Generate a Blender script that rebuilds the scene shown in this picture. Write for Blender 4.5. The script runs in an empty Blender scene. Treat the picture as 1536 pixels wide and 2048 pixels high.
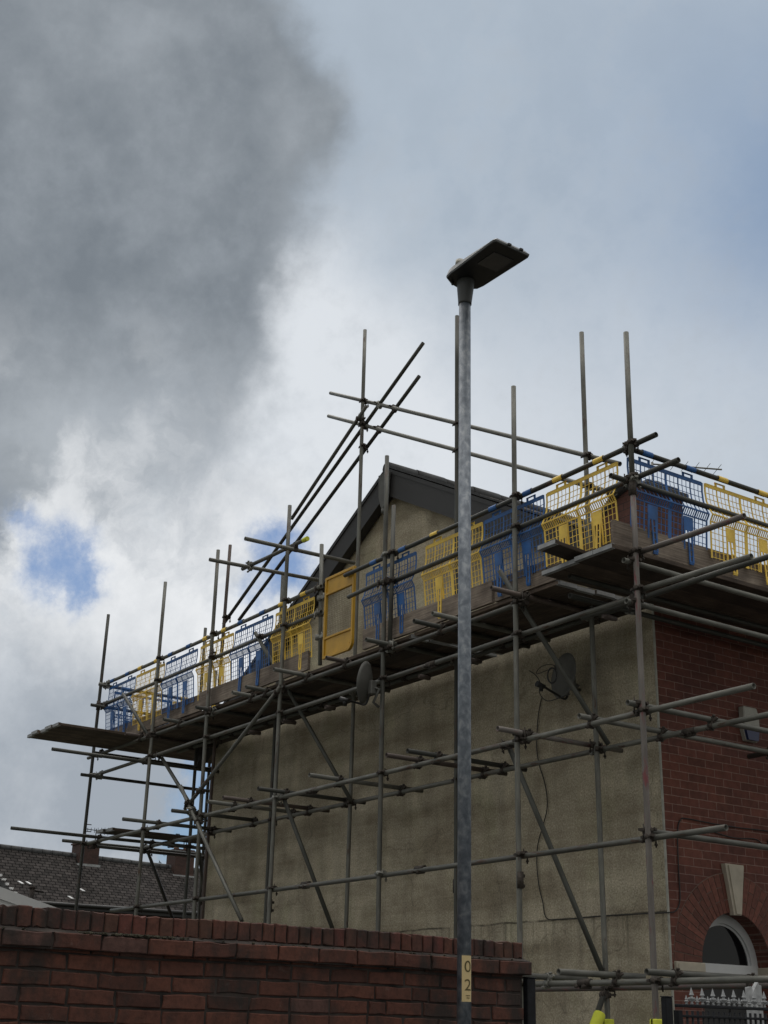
import bpy, bmesh, math, random
from mathutils import Vector, Matrix, noise
random.seed(7)
SC = bpy.context.scene
COL = SC.collection
R = math.radians

# ------------------------------------------------------------------ camera
CAM = Vector((8.6756, -9.0369, 1.6))
FW = Vector((-0.77079021, 0.52504669, 0.36084404))
RT = Vector((0.57003333, 0.82131111, 0.02258438))
UP = Vector((0.28450737, -0.22310095, 0.93235268))
FPX = 2689.17
cd = bpy.data.cameras.new('camera'); cam = bpy.data.objects.new('camera', cd); COL.objects.link(cam)
cam.matrix_world = Matrix(((RT.x, UP.x, -FW.x, CAM.x), (RT.y, UP.y, -FW.y, CAM.y), (RT.z, UP.z, -FW.z, CAM.z), (0, 0, 0, 1)))
cd.sensor_fit = 'HORIZONTAL'; cd.sensor_width = 36; cd.lens = FPX / 1536 * 36
cd.clip_start = 0.1; cd.clip_end = 3000
SC.camera = cam

def dirpx(px, py):
    return (FW + RT * ((px - 768) / FPX) - UP * ((py - 1024) / FPX))
def at(px, py, ax, val):
    """where the sight line through a photo point meets the real plane x/y/z = val"""
    d = dirpx(px, py); t = (val - CAM[ax]) / d[ax]
    return CAM + d * t
def xat(px, py, y): return at(px, py, 1, y).x

# ------------------------------------------------------------------ light and sky
SC.view_settings.view_transform = 'Standard'; SC.view_settings.look = 'None'
SC.view_settings.gamma = 1; SC.view_settings.exposure = 0.06
SUN_EL, SUN_AZ = R(48), math.atan2(0.35, -0.94)      # behind the broken cloud, beyond the house
sd = bpy.data.lights.new('sun', 'SUN'); sd.energy = 0.5; sd.angle = R(20); sd.color = (1, .96, .9)
so = bpy.data.objects.new('sun', sd); COL.objects.link(so)
sv = Vector((math.cos(SUN_EL) * math.cos(SUN_AZ), math.cos(SUN_EL) * math.sin(SUN_AZ), math.sin(SUN_EL)))
so.rotation_euler = sv.to_track_quat('Z', 'Y').to_euler()

W = bpy.data.worlds.new('World'); SC.world = W; W.use_nodes = True
nt = W.node_tree; nt.nodes.clear()
def N(t, typ, **k):
    n = t.nodes.new(typ)
    for a, b in k.items():
        if a == 'i':
            for x, y in b.items(): n.inputs[x].default_value = y
        else: setattr(n, a, b)
    return n
def wmath(op, a, b=None, c=None, tree=None, clamp=False):
    t = tree or nt
    n = t.nodes.new('ShaderNodeMath'); n.operation = op; n.use_clamp = clamp
    for i, v in enumerate((a, b, c)):
        if v is None: continue
        if isinstance(v, (int, float)): n.inputs[i].default_value = v
        else: t.links.new(v, n.inputs[i])
    return n.outputs[0]
tc = N(nt, 'ShaderNodeTexCoord')
nz = N(nt, 'ShaderNodeVectorMath', operation='NORMALIZE'); nt.links.new(tc.outputs['Generated'], nz.inputs[0])
DIR = nz.outputs[0]
def wnoise(scale, detail, rough=.55, vec=None, off=(0, 0, 0)):
    mp = N(nt, 'ShaderNodeMapping'); mp.inputs['Location'].default_value = off
    nt.links.new(vec or DIR, mp.inputs[0])
    n = N(nt, 'ShaderNodeTexNoise'); n.inputs['Scale'].default_value = scale; n.inputs['Detail'].default_value = detail
    n.inputs['Roughness'].default_value = rough
    nt.links.new(mp.outputs[0], n.inputs['Vector']); return n
def warped(scale, amt, detail=5, off=(0, 0, 0), rough=.55):
    n = wnoise(scale, detail, rough, off=off)
    s = N(nt, 'ShaderNodeVectorMath', operation='SUBTRACT'); nt.links.new(n.outputs['Color'], s.inputs[0]); s.inputs[1].default_value = (.5, .5, .5)
    m = N(nt, 'ShaderNodeVectorMath', operation='SCALE'); nt.links.new(s.outputs[0], m.inputs[0]); m.inputs['Scale'].default_value = amt
    a = N(nt, 'ShaderNodeVectorMath', operation='ADD'); nt.links.new(DIR, a.inputs[0]); nt.links.new(m.outputs[0], a.inputs[1])
    z = N(nt, 'ShaderNodeVectorMath', operation='NORMALIZE'); nt.links.new(a.outputs[0], z.inputs[0]); return z.outputs[0]
WD = warped(9, .085, 9, (.3, .1, .7), .6); WS = warped(15, .075, 9, (3, 1, 2), .64)
def blob(px, py, rpx, amp, vec, hard=1.0):
    """a soft round patch of the sky round one compass direction; rpx = its angular radius in 1/2689 rad"""
    d = dirpx(px, py).normalized(); s = rpx / FPX
    dt = N(nt, 'ShaderNodeVectorMath', operation='DISTANCE'); nt.links.new(vec, dt.inputs[0]); dt.inputs[1].default_value = d
    q = wmath('DIVIDE', dt.outputs['Value'], s)
    q = wmath('POWER', q, 2 * hard)
    e = wmath('EXPONENT', wmath('MULTIPLY', q, -1.0))
    return wmath('MULTIPLY', e, amp)
def total(lst, base):
    o = base
    for x in lst: o = wmath('ADD', o, x)
    return o
# thin high cloud as a base, a heavy grey mass laid over it, and torn holes to the blue
fine = wnoise(15, 9, .6).outputs['Fac']; mid = wnoise(3.4, 5, .55, off=(5, 2, 1)).outputs['Fac']; streak = wnoise(40, 9, .66, off=(1, 7, 4)).outputs['Fac']
def nz_(f, k): return wmath('MULTIPLY', wmath('SUBTRACT', f, .5), k)
def wmix(fac, a, b):
    m = N(nt, 'ShaderNodeMix', data_type='RGBA'); nt.links.new(wmath('MAXIMUM', wmath('MINIMUM', fac, 1.0), 0.0), m.inputs[0])
    for s_, v in ((6, a), (7, b)):
        if isinstance(v, tuple): m.inputs[s_].default_value = (v[0] * 10, v[1] * 10, v[2] * 10, 1)
        else: nt.links.new(v, m.inputs[s_])
    return m.outputs[2]
def sstep(v, lo, hi):
    mr = N(nt, 'ShaderNodeMapRange', interpolation_type='SMOOTHSTEP'); nt.links.new(v, mr.inputs[0]); mr.inputs[1].default_value = lo; mr.inputs[2].default_value = hi; return mr.outputs[0]
base = wmix(total([nz_(fine, 1.1), nz_(mid, .8)], .5), (.37, .43, .50), (.45, .52, .60))
sepz = N(nt, 'ShaderNodeSeparateXYZ'); nt.links.new(DIR, sepz.inputs[0])
behind = wmath('SUBTRACT', 1.0, wmath('MINIMUM', blob(768, 1024, 2600, 1.25, DIR, 2.5), 1.0))
base = wmix(behind, base, (.43, .43, .41))
base = wmix(wmath('MULTIPLY', sstep(sepz.outputs['Z'], .68, .93), .95), base, (2.1, 2.03, 1.93))
base = wmix(total([blob(640, 760, 240, .95, WS, 1.2), blob(760, 1000, 300, .5, DIR), blob(330, 1180, 330, .9, WS, 1.2), blob(60, 1450, 260, .85, WS, 1.2), blob(1000, 950, 300, .35, DIR, 1.2), blob(1536, 800, 300, .25, DIR), blob(560, 520, 130, .5, WS), blob(620, 1250, 300, .75, DIR), blob(300, 1500, 300, .5, DIR), blob(1250, 800, 330, .25, DIR),
                    nz_(fine, .5), nz_(streak, .3)], 0), base, (.70, .735, .775))
base = wmix(total([blob(1660, 330, 260, .75, WD, 1.0), blob(1200, 430, 420, .12, DIR), blob(1536, 560, 240, .2, WD), blob(1350, 60, 260, .12, WD)], 0), base, (.22, .31, .46))
M = total([blob(60, 60, 430, 1.0, WD, 2.0), blob(400, 300, 265, 1.0, WD, 1.9), blob(60, 520, 410, 1.0, WD, 1.8), blob(350, 680, 165, .8, WD, 1.6), blob(80, 780, 360, .8, WD, 1.5), blob(310, 60, 190, .7, WD, 1.8), blob(575, 260, 110, .55, WD, 1.4), blob(-300, 400, 600, 1.0, DIR, 2), blob(430, 480, 70, -.45, WD), blob(370, 690, 110, .45, WS),
           nz_(fine, 1.0), nz_(streak, .5)], 0)
grey = wmix(total([nz_(fine, 1.0), nz_(mid, .9), nz_(streak, .3), blob(80, 10, 200, .25, DIR), blob(230, 930, 190, .9, WS), blob(60, 860, 120, .4, WS), blob(620, 300, 130, .35, WS), blob(540, 800, 130, .5, WS)], .16), (.185, .212, .242), (.39, .425, .46))
cov = sstep(M, .0, 1.12)
base = wmix(cov, base, grey)
puff = wnoise(11, 10, .58, vec=WS, off=(4, 4, 1)).outputs['Fac']; puff2 = wnoise(6, 9, .6, vec=WD, off=(9, 1, 3)).outputs['Fac']
region = wmath('MINIMUM', total([blob(150, 1230, 440, 1.0, DIR, 1.6), blob(350, 1450, 420, .8, DIR, 1.5)], 0), 1.0)
bill = wmath('MULTIPLY', region, sstep(wmath('ADD', puff, wmath('MULTIPLY', wmath('SUBTRACT', puff2, .5), 1.0)), .44, .60))
base = wmix(wmath('MULTIPLY', bill, .5), base, (.42, .45, .485))
base = wmix(wmath('MULTIPLY', wmath('MULTIPLY', region, sstep(puff2, .47, .60)), .75), base, (.86, .875, .89))
veil = total([blob(330, 900, 200, .25, WS, 1.3), blob(60, 1590, 300, .85, WS, 1.4), blob(300, 1600, 150, .6, WS, 1.4), blob(160, 1400, 110, .25, WS), nz_(streak, .5), nz_(fine, .4)], 0)
base = wmix(veil, base, (.34, .38, .43))
sky = N(nt, 'ShaderNodeTexSky', sky_type='NISHITA'); sky.sun_disc = False
sky.sun_elevation = SUN_EL; sky.sun_rotation = math.pi / 2 - SUN_AZ; sky.air_density = 1.3; sky.dust_density = .6; sky.ozone_density = 2
skys = N(nt, 'ShaderNodeVectorMath', operation='MULTIPLY'); nt.links.new(sky.outputs[0], skys.inputs[0]); skys.inputs[1].default_value = (.30, .42, .60)
WF = warped(24, .05, 9, (1, 5, 2), .66)
B = total([blob(105, 1130, 85, .8, WF, 1.0), blob(165, 1175, 55, .6, WF), blob(45, 1040, 60, .55, WF), blob(150, 1085, 45, .35, WF), blob(560, 1110, 75, .95, WF, 1.0), blob(610, 1160, 50, .6, WF), blob(500, 1180, 50, .6, WF),
           blob(400, 1620, 80, .9, WF, 1.0), blob(415, 1540, 55, .7, WF), blob(330, 1700, 50, .65, WF)], 0.0)
bn = wmath('ADD', B, wmath('ADD', nz_(wnoise(20, 9, .66, off=(2, 2, 2)).outputs['Fac'], 2.2), nz_(streak, 1.2)))
bm = wmath('MULTIPLY', sstep(bn, .05, 1.35), wmath('MINIMUM', wmath('MULTIPLY', B, 1.35), .85))
mx = N(nt, 'ShaderNodeMix', data_type='RGBA'); nt.links.new(bm, mx.inputs[0]); nt.links.new(base, mx.inputs[6]); nt.links.new(skys.outputs[0], mx.inputs[7])
bg = N(nt, 'ShaderNodeBackground'); nt.links.new(mx.outputs[2], bg.inputs[0]); bg.inputs[1].default_value = .1
wo = N(nt, 'ShaderNodeOutputWorld'); nt.links.new(bg.outputs[0], wo.inputs[0])

# ------------------------------------------------------------------ materials
MATS = {}
def newmat(name):
    m = bpy.data.materials.new(name); m.use_nodes = True
    t = m.node_tree; b = t.nodes['Principled BSDF']; MATS[name] = m
    return m, t, b
def tnoise(t, scale, detail=4, rough=.55, coord='Object', stretch=None, dist=0):
    c = N(t, 'ShaderNodeTexCoord'); n = N(t, 'ShaderNodeTexNoise')
    n.inputs['Scale'].default_value = scale; n.inputs['Detail'].default_value = detail; n.inputs['Roughness'].default_value = rough
    n.inputs['Distortion'].default_value = dist
    mp = N(t, 'ShaderNodeMapping'); t.links.new(c.outputs[coord], mp.inputs[0])
    if stretch: mp.inputs['Scale'].default_value = stretch
    t.links.new(mp.outputs[0], n.inputs['Vector'])
    return n.outputs['Fac']
def ramp(t, fac, stops):
    r = N(t, 'ShaderNodeValToRGB'); t.links.new(fac, r.inputs[0]); e = r.color_ramp.elements
    e[0].position = stops[0][0]; e[0].color = (*stops[0][1], 1); e[1].position = stops[-1][0]; e[1].color = (*stops[-1][1], 1)
    for p, c in stops[1:-1]: q = e.new(p); q.color = (*c, 1)
    return r.outputs[0]
def mixc(t, fac, a, b, mode='MIX'):
    m = N(t, 'ShaderNodeMix', data_type='RGBA', blend_type=mode)
    for s, v in ((0, fac), (6, a), (7, b)):
        if isinstance(v, (int, float)): m.inputs[s].default_value = v
        elif isinstance(v, tuple): m.inputs[s].default_value = (*v, 1)
        else: t.links.new(v, m.inputs[s])
    return m.outputs[2]
def bump(t, b, h, strength=.3, dist=.01):
    n = N(t, 'ShaderNodeBump'); n.inputs['Strength'].default_value = strength; n.inputs['Distance'].default_value = dist
    t.links.new(h, n.inputs['Height']); t.links.new(n.outputs[0], b.inputs['Normal'])
def simple(name, col, rough=.6, metal=0.0, var=.25, scale=8, bmp=.0, spec=None):
    m, t, b = newmat(name)
    f = tnoise(t, scale, 5)
    lo = tuple(c * (1 - var) for c in col); hi = tuple(min(1, c * (1 + var)) for c in col)
    t.links.new(ramp(t, f, [(.3, lo), (.7, hi)]), b.inputs['Base Color'])
    b.inputs['Roughness'].default_value = rough; b.inputs['Metallic'].default_value = metal
    if spec is not None: b.inputs['Specular IOR Level'].default_value = spec
    if bmp: bump(t, b, tnoise(t, scale * 6, 4), bmp, .004)
    return m
def tubemat(name, a, b_, rust=(.085, .05, .036), rustlo=.57):
    m, t, b = newmat(name)
    base = ramp(t, tnoise(t, 6, 6, .65, stretch=(3, 3, .6)), [(.3, a), (.52, tuple((x + y) / 2 for x, y in zip(a, b_))), (.72, b_)])
    oi = N(t, 'ShaderNodeObjectInfo')
    v = N(t, 'ShaderNodeMapRange'); t.links.new(oi.outputs['Random'], v.inputs[0]); v.inputs[3].default_value = .65; v.inputs[4].default_value = 1.3
    vv = N(t, 'ShaderNodeVectorMath', operation='SCALE'); t.links.new(base, vv.inputs[0]); t.links.new(v.outputs[0], vv.inputs['Scale'])
    rm = ramp(t, tnoise(t, 9, 8, .7, stretch=(2, 2, .5)), [(rustlo, (0, 0, 0)), (rustlo + .1, (1, 1, 1))])
    t.links.new(mixc(t, rm, vv.outputs[0], rust), b.inputs['Base Color'])
    b.inputs['Roughness'].default_value = .55; b.inputs['Metallic'].default_value = .25
    bump(t, b, tnoise(t, 60, 4), .15, .002)
    return m
M_TUBE = tubemat('weathered_galvanised_steel', (.075, .076, .068), (.19, .19, .17))
M_TUBED = tubemat('dark_weathered_steel', (.04, .042, .038), (.10, .102, .09))
M_RED = tubemat('red_painted_worn_steel', (.12, .108, .10), (.22, .20, .185), (.19, .06, .065), .54)
M_BROWN = tubemat('rusty_brown_steel', (.07, .055, .048), (.13, .10, .088))
M_CLAMP = simple('rusty_clamp_steel', (.055, .045, .038), .7, .3, .5, 40)
M_CLAMPG = simple('zinc_clamp_steel', (.22, .22, .20), .5, .4, .4, 40)
M_YEL = simple('yellow_guard_plastic', (.85, .57, .09), .5, 0, .22, 7)
M_BLU = simple('blue_guard_plastic', (.018, .10, .31), .48, 0, .35, 7)
M_GATE = simple('yellow_gate_paint', (.50, .28, .018), .45, 0, .15, 6)
M_FOAM = simple('fluorescent_foam', (.62, .66, .06), .8, 0, .08, 10)
M_POST = simple('galvanised_column', (.13, .15, .17), .55, .35, .0, 10)
def mk_post():
    m, t, b = newmat('spangled_galvanised_column')
    base = ramp(t, tnoise(t, 26, 5, .55, stretch=(1, 1, .8), dist=.4), [(.35, (.12, .14, .17)), (.5, (.18, .205, .24)), (.68, (.31, .335, .365))])
    t.links.new(base, b.inputs['Base Color']); b.inputs['Roughness'].default_value = .5; b.inputs['Metallic'].default_value = .3
    return m
M_POST = mk_post()
M_LAMP = simple('grey_lamp_casting', (.07, .075, .078), .5, .1, .1, 6)
M_LENS = simple('lamp_lens', (.05, .05, .055), .15, 0, .05, 6)
M_BLACK = simple('black_plastic', (.012, .012, .013), .45, 0, .2, 10)
M_IRON = simple('black_painted_iron', (.008, .009, .012), .6, 0, .5, 30, 0, .25)
M_SILVER = simple('silver_painted_finials', (.27, .28, .29), .5, .1, .2, 40)
M_WHITE = simple('white_upvc', (.55, .56, .57), .4, 0, .05, 4)
M_STONE = simple('painted_stone', (.42, .38, .31), .75, 0, .12, 10, .2)
M_DISH = simple('dark_dish_steel', (.10, .10, .093), .6, 0, .15, 8)
M_BARGE = simple('dark_grey_fascia', (.024, .023, .023), .55, 0, .12, 3)
M_SLATE_PLAIN = simple('slate_ridge_tile', (.05, .052, .055), .75, 0, .3, 8, .3)
M_BLUEBOX = simple('navy_lens_plastic', (.012, .022, .09), .3, 0, .1, 8)
M_CREAM = simple('aged_white_plastic', (.36, .35, .31), .5, 0, .1, 8)
M_PLATE = simple('cream_number_plate', (.60, .47, .24), .5, 0, .05, 8)
M_INK = simple('olive_digit_ink', (.10, .08, .025), .6, 0, .1, 8)
M_MORTAR = simple('dark_mortar', (.034, .027, .024), .95, 0, .85, 6, .5)
M_MORTARL = simple('house_mortar', (.16, .11, .09), .95, 0, .3, 30, .3)
M_LEAD = simple('lead_flashing', (.3, .31, .32), .6, .1, .3, 8)
M_TERRA = simple('terracotta_pot', (.13, .08, .055), .85, 0, .3, 8)

def mk_glass():
    m, t, b = newmat('dark_window_glass')
    b.inputs['Base Color'].default_value = (.006, .007, .008, 1); b.inputs['Roughness'].default_value = .06
    b.inputs['Specular IOR Level'].default_value = .28
    return m
M_GLASS = mk_glass()
def mk_wood(name, a, b_, c, stretch=(.6, 14, 14)):
    m, t, b = newmat(name)
    g = ramp(t, tnoise(t, 4, 8, .68, stretch=stretch, dist=.6), [(.28, a), (.5, b_), (.72, c)])
    d = ramp(t, tnoise(t, 3.3, 4), [(.35, (.55, .5, .48)), (.65, (1.15, 1.1, 1.05))])
    oi = N(t, 'ShaderNodeObjectInfo'); v = N(t, 'ShaderNodeMapRange'); t.links.new(oi.outputs['Random'], v.inputs[0]); v.inputs[3].default_value = .5; v.inputs[4].default_value = 1.5
    vv = N(t, 'ShaderNodeVectorMath', operation='SCALE'); t.links.new(mixc(t, 1.0, g, d, 'MULTIPLY'), vv.inputs[0]); t.links.new(v.outputs[0], vv.inputs['Scale'])
    t.links.new(vv.outputs[0], b.inputs['Base Color']); b.inputs['Roughness'].default_value = .85
    bump(t, b, tnoise(t, 9, 8, .7, stretch=stretch), .5, .006)
    return m
M_BOARD = mk_wood('weathered_scaffold_timber', (.03, .023, .018), (.075, .057, .045), (.14, .11, .085))
M_TOE = mk_wood('weathered_toe_board', (.065, .055, .046), (.16, .137, .115), (.28, .245, .21), (.5, 18, 18))

def mk_render():
    m, t, b = newmat('dirty_roughcast_render')
    ag = tnoise(t, 55, 6, .85)                                     # grain of the chippings
    agc = ramp(t, ag, [(.36, (.28, .25, .205)), (.46, (.47, .425, .345)), (.55, (.61, .56, .46)), (.65, (.88, .83, .73))])
    blot = ramp(t, tnoise(t, 1.5, 9, .66, dist=.5), [(.34, (.68, .66, .63)), (.5, (.88, .87, .84)), (.66, (1.06, 1.06, 1.04))])
    strk = ramp(t, tnoise(t, 2.1, 7, .62, stretch=(1.6, 1, .3)), [(.33, (.78, .77, .76)), (.6, (1.04, 1.03, 1.0))])
    grn = tnoise(t, 1.7, 5, .6, stretch=(1, 1, .7))
    c = mixc(t, 1.0, agc, blot, 'MULTIPLY'); c = mixc(t, 1.0, c, strk, 'MULTIPLY')
    gm = ramp(t, grn, [(.52, (0, 0, 0)), (.72, (.55, .55, .55))])
    c = mixc(t, gm, c, mixc(t, 1.0, c, (.80, .87, .74), 'MULTIPLY'))
    band = ramp(t, tnoise(t, 1.3, 6, .62, stretch=(.35, 1, 2.2)), [(.38, (.70, .68, .65)), (.6, (1.08, 1.08, 1.07))]); c = mixc(t, 1.0, c, band, 'MULTIPLY')
    # old day joint: a thin dark broken line round the gable at 2.65 m
    tcn = N(t, 'ShaderNodeTexCoord'); sp = N(t, 'ShaderNodeSeparateXYZ'); t.links.new(tcn.outputs['Object'], sp.inputs[0])
    wob = wmath('MULTIPLY', wmath('SUBTRACT', tnoise(t, 4, 5), .5, tree=t), .05, tree=t)
    dd = wmath('ABSOLUTE', wmath('ADD', wmath('SUBTRACT', sp.outputs['Z'], 2.65, tree=t), wob, tree=t), tree=t)
    ln = N(t, 'ShaderNodeMapRange'); t.links.new(dd, ln.inputs[0]); ln.inputs[1].default_value = .004; ln.inputs[2].default_value = .014; ln.inputs[3].default_value = .8; ln.inputs[4].default_value = 0
    lb = wmath('MULTIPLY', ln.outputs[0], ramp(t, tnoise(t, 3, 3), [(.4, (0.25, 0.25, 0.25)), (.55, (1, 1, 1))]), tree=t)
    c = mixc(t, lb, c, (.03, .028, .024))
    dm = N(t, 'ShaderNodeMapRange'); t.links.new(sp.outputs['Z'], dm.inputs[0]); dm.inputs[1].default_value = 2.1; dm.inputs[2].default_value = 2.64; dm.inputs[3].default_value = 0; dm.inputs[4].default_value = 1
    below = wmath('MULTIPLY', dm.outputs[0], wmath('LESS_THAN', sp.outputs['Z'], 2.65, tree=t), tree=t)
    runs = wmath('MULTIPLY', below, ramp(t, tnoise(t, 9, 6, .6, stretch=(1.2, 1, .08)), [(.5, (0, 0, 0)), (.7, (.75, .75, .75))]), tree=t)
    c = mixc(t, runs, c, (.10, .092, .075))
    crk = N(t, 'ShaderNodeTexVoronoi'); crk.feature = 'DISTANCE_TO_EDGE'; crk.inputs['Scale'].default_value = .55
    wv = N(t, 'ShaderNodeVectorMath', operation='ADD'); tc2 = N(t, 'ShaderNodeTexCoord'); nn = N(t, 'ShaderNodeTexNoise'); nn.inputs['Scale'].default_value = 3; nn.inputs['Detail'].default_value = 8
    t.links.new(tc2.outputs['Object'], nn.inputs['Vector']); sc = N(t, 'ShaderNodeVectorMath', operation='SCALE'); t.links.new(nn.outputs['Color'], sc.inputs[0]); sc.inputs['Scale'].default_value = .5
    t.links.new(tc2.outputs['Object'], wv.inputs[0]); t.links.new(sc.outputs[0], wv.inputs[1]); t.links.new(wv.outputs[0], crk.inputs['Vector'])
    cm = N(t, 'ShaderNodeMapRange'); t.links.new(crk.outputs['Distance'], cm.inputs[0]); cm.inputs[1].default_value = .001; cm.inputs[2].default_value = .006; cm.inputs[3].default_value = .28; cm.inputs[4].default_value = 0
    c = mixc(t, cm.outputs[0], c, (.06, .054, .045))
    t.links.new(c, b.inputs['Base Color']); b.inputs['Roughness'].default_value = .95; b.inputs['Specular IOR Level'].default_value = .2
    bump(t, b, ag, .8, .010)
    return m
M_RENDER = mk_render()
M_BEAD = simple('pale_corner_bead', (.36, .36, .32), .7, 0, .25, 10)

def mk_brickcol(name, rough=.85, dirt=True, tone=1.0):
    """bricks carry their own colour in a face attribute; noise adds pits and soot"""
    m, t, b = newmat(name)
    a = N(t, 'ShaderNodeVertexColor', layer_name='Col')
    f = ramp(t, tnoise(t, 26, 8, .7), [(.3, (.55, .5, .48)), (.5, (.95, .95, .95)), (.72, (1.3, 1.25, 1.25))])
    c = mixc(t, 1.0, a.outputs[0], f, 'MULTIPLY')
    if dirt:
        s = ramp(t, tnoise(t, 4.5, 7, .65, stretch=(1, 1, .6)), [(.47, (0, 0, 0)), (.64, (.88, .88, .88))])
        c = mixc(t, s, c, (.02, .016, .014))
        w = ramp(t, tnoise(t, 11, 8, .75), [(.60, (0, 0, 0)), (.76, (.4, .4, .4))])
        c = mixc(t, w, c, (.22, .18, .16))
    t.links.new(c, b.inputs['Base Color']); b.inputs['Roughness'].default_value = rough
    bump(t, b, tnoise(t, 70, 6, .7), .6, .004)
    return m
M_BRICKS = mk_brickcol('old_red_bricks')
M_VOUS = mk_brickcol('red_arch_bricks', .75, False)

def mk_brickwall(name, c1, c2, mort, bw=.235, bh=.0765, axes='YZ', scale_var=.3):
    m, t, b = newmat(name)
    tcn = N(t, 'ShaderNodeTexCoord'); sp = N(t, 'ShaderNodeSeparateXYZ'); t.links.new(tcn.outputs['Object'], sp.inputs[0])
    cb = N(t, 'ShaderNodeCombineXYZ')
    hor = wmath('ADD', sp.outputs['X'], sp.outputs['Y'], tree=t)
    wb = wmath('MULTIPLY', wmath('SUBTRACT', tnoise(t, 9, 3), .5, tree=t), .008, tree=t)
    t.links.new(hor, cb.inputs[0]); t.links.new(wmath('ADD', sp.outputs['Z'], wb, tree=t), cb.inputs[1])
    br = N(t, 'ShaderNodeTexBrick'); t.links.new(cb.outputs[0], br.inputs['Vector'])
    br.inputs['Scale'].default_value = 1; br.inputs['Brick Width'].default_value = bw; br.inputs['Row Height'].default_value = bh
    br.inputs['Mortar Size'].default_value = .0035; br.inputs['Mortar Smooth'].default_value = .3; br.inputs['Bias'].default_value = 0
    br.inputs['Color1'].default_value = (*c1, 1); br.inputs['Color2'].default_value = (*c2, 1); br.inputs['Mortar'].default_value = (*mort, 1)
    f = ramp(t, tnoise(t, 14, 7, .65), [(.3, (.7, .68, .66)), (.7, (1.2, 1.2, 1.2))])
    c = mixc(t, 1.0, br.outputs[0], f, 'MULTIPLY')
    g = ramp(t, tnoise(t, .9, 4), [(.35, (.75, .7, .75)), (.65, (1.1, 1.05, 1.0))])
    c = mixc(t, 1.0, c, g, 'MULTIPLY')
    t.links.new(c, b.inputs['Base Color']); b.inputs['Roughness'].default_value = .8
    bump(t, b, wmath('SUBTRACT', 1, br.outputs['Fac'], tree=t), .35, .003)
    return m
M_HBRICK = mk_brickwall('red_house_brick', (.11, .038, .027), (.17, .058, .040), (.27, .18, .15))
M_TBRICK = mk_brickwall('sooty_stack_brick', (.05, .028, .022), (.08, .042, .033), (.045, .037, .033))

def mk_slates(name, a, b_, c, rowh=.2, w=.3):
    m, t, b = newmat(name)
    uv = N(t, 'ShaderNodeUVMap'); mp = N(t, 'ShaderNodeMapping'); t.links.new(uv.outputs[0], mp.inputs[0])
    br = N(t, 'ShaderNodeTexBrick'); t.links.new(mp.outputs[0], br.inputs['Vector'])
    br.inputs['Scale'].default_value = 1; br.inputs['Brick Width'].default_value = w; br.inputs['Row Height'].default_value = rowh
    br.inputs['Mortar Size'].default_value = .018; br.inputs['Color1'].default_value = (*a, 1); br.inputs['Color2'].default_value = (*b_, 1); br.inputs['Mortar'].default_value = (*c, 1)
    f = ramp(t, tnoise(t, 3.5, 6, .7, coord='UV'), [(.3, (.6, .6, .6)), (.7, (1.35, 1.3, 1.3))])
    t.links.new(mixc(t, 1.0, br.outputs[0], f, 'MULTIPLY'), b.inputs['Base Color']); b.inputs['Roughness'].default_value = .9; b.inputs['Specular IOR Level'].default_value = .08
    sp = N(t, 'ShaderNodeSeparateXYZ'); t.links.new(uv.outputs[0], sp.inputs[0])
    saw = wmath('FRACT', wmath('DIVIDE', sp.outputs['Y'], rowh, tree=t), tree=t)
    bump(t, b, wmath('SUBTRACT', wmath('ADD', wmath('MULTIPLY', saw, -.6, tree=t), 1, tree=t), br.outputs['Fac'], tree=t), .9, .03)
    return m
M_SLATES = mk_slates('old_grey_slates', (.032, .030, .029), (.062, .057, .055), (.006, .0055, .0055))
M_TILES = mk_slates('dark_roof_tiles', (.05, .045, .042), (.09, .08, .072), (.015, .013, .012), .16, .28)
M_TILEHUNG = mk_brickwall('brown_stack_brick', (.085, .036, .028), (.12, .05, .038), (.025, .02, .018), .22, .075)

def mk_ground(name, a, b_, sc):
    m, t, b = newmat(name)
    t.links.new(ramp(t, tnoise(t, sc, 9, .7), [(.3, a), (.7, b_)]), b.inputs['Base Color']); b.inputs['Roughness'].default_value = .92
    bump(t, b, tnoise(t, sc * 30, 3), .4, .004); return m
M_ASPH = mk_ground('asphalt', (.04, .04, .042), (.065, .064, .062), 3)
M_GRASSY = mk_ground('rough_ground', (.05, .055, .03), (.09, .085, .055), .6)
M_CONC = mk_ground('pavement_concrete', (.06, .058, .054), (.10, .098, .09), 2)
M_LINE = simple('road_paint', (.65, .64, .6), .7, 0, .15, 12)
M_LEANTO = simple('pale_sheet_roof', (.78, .79, .77), .45, .0, .15, 3)

# ------------------------------------------------------------------ mesh helpers
def link(name, bm, mat, parent=None, smooth=False, loc=None):
    me = bpy.data.meshes.new(name)
    bmesh.ops.recalc_face_normals(bm, faces=bm.faces[:])
    bm.to_mesh(me); bm.free()
    for m in (mat if isinstance(mat, (list, tuple)) else [mat]): me.materials.append(m)
    if smooth:
        for p in me.polygons: p.use_smooth = True
    o = bpy.data.objects.new(name, me); COL.objects.link(o)
    if parent: o.parent = parent
    if loc: o.location = loc
    return o
def tag(o, label, cat, group=None, kind=None):
    if kind: o['kind'] = kind
    if label: o['label'] = label
    if cat: o['category'] = cat
    if group: o['group'] = group
    return o
def thing(name, label, cat, loc=(0, 0, 0), group=None, rotz=0):
    o = bpy.data.objects.new(name, None); COL.objects.link(o); o.location = loc; o.rotation_euler = (0, 0, rotz); o.empty_display_size = .1
    return tag(o, label, cat, group)
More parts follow.
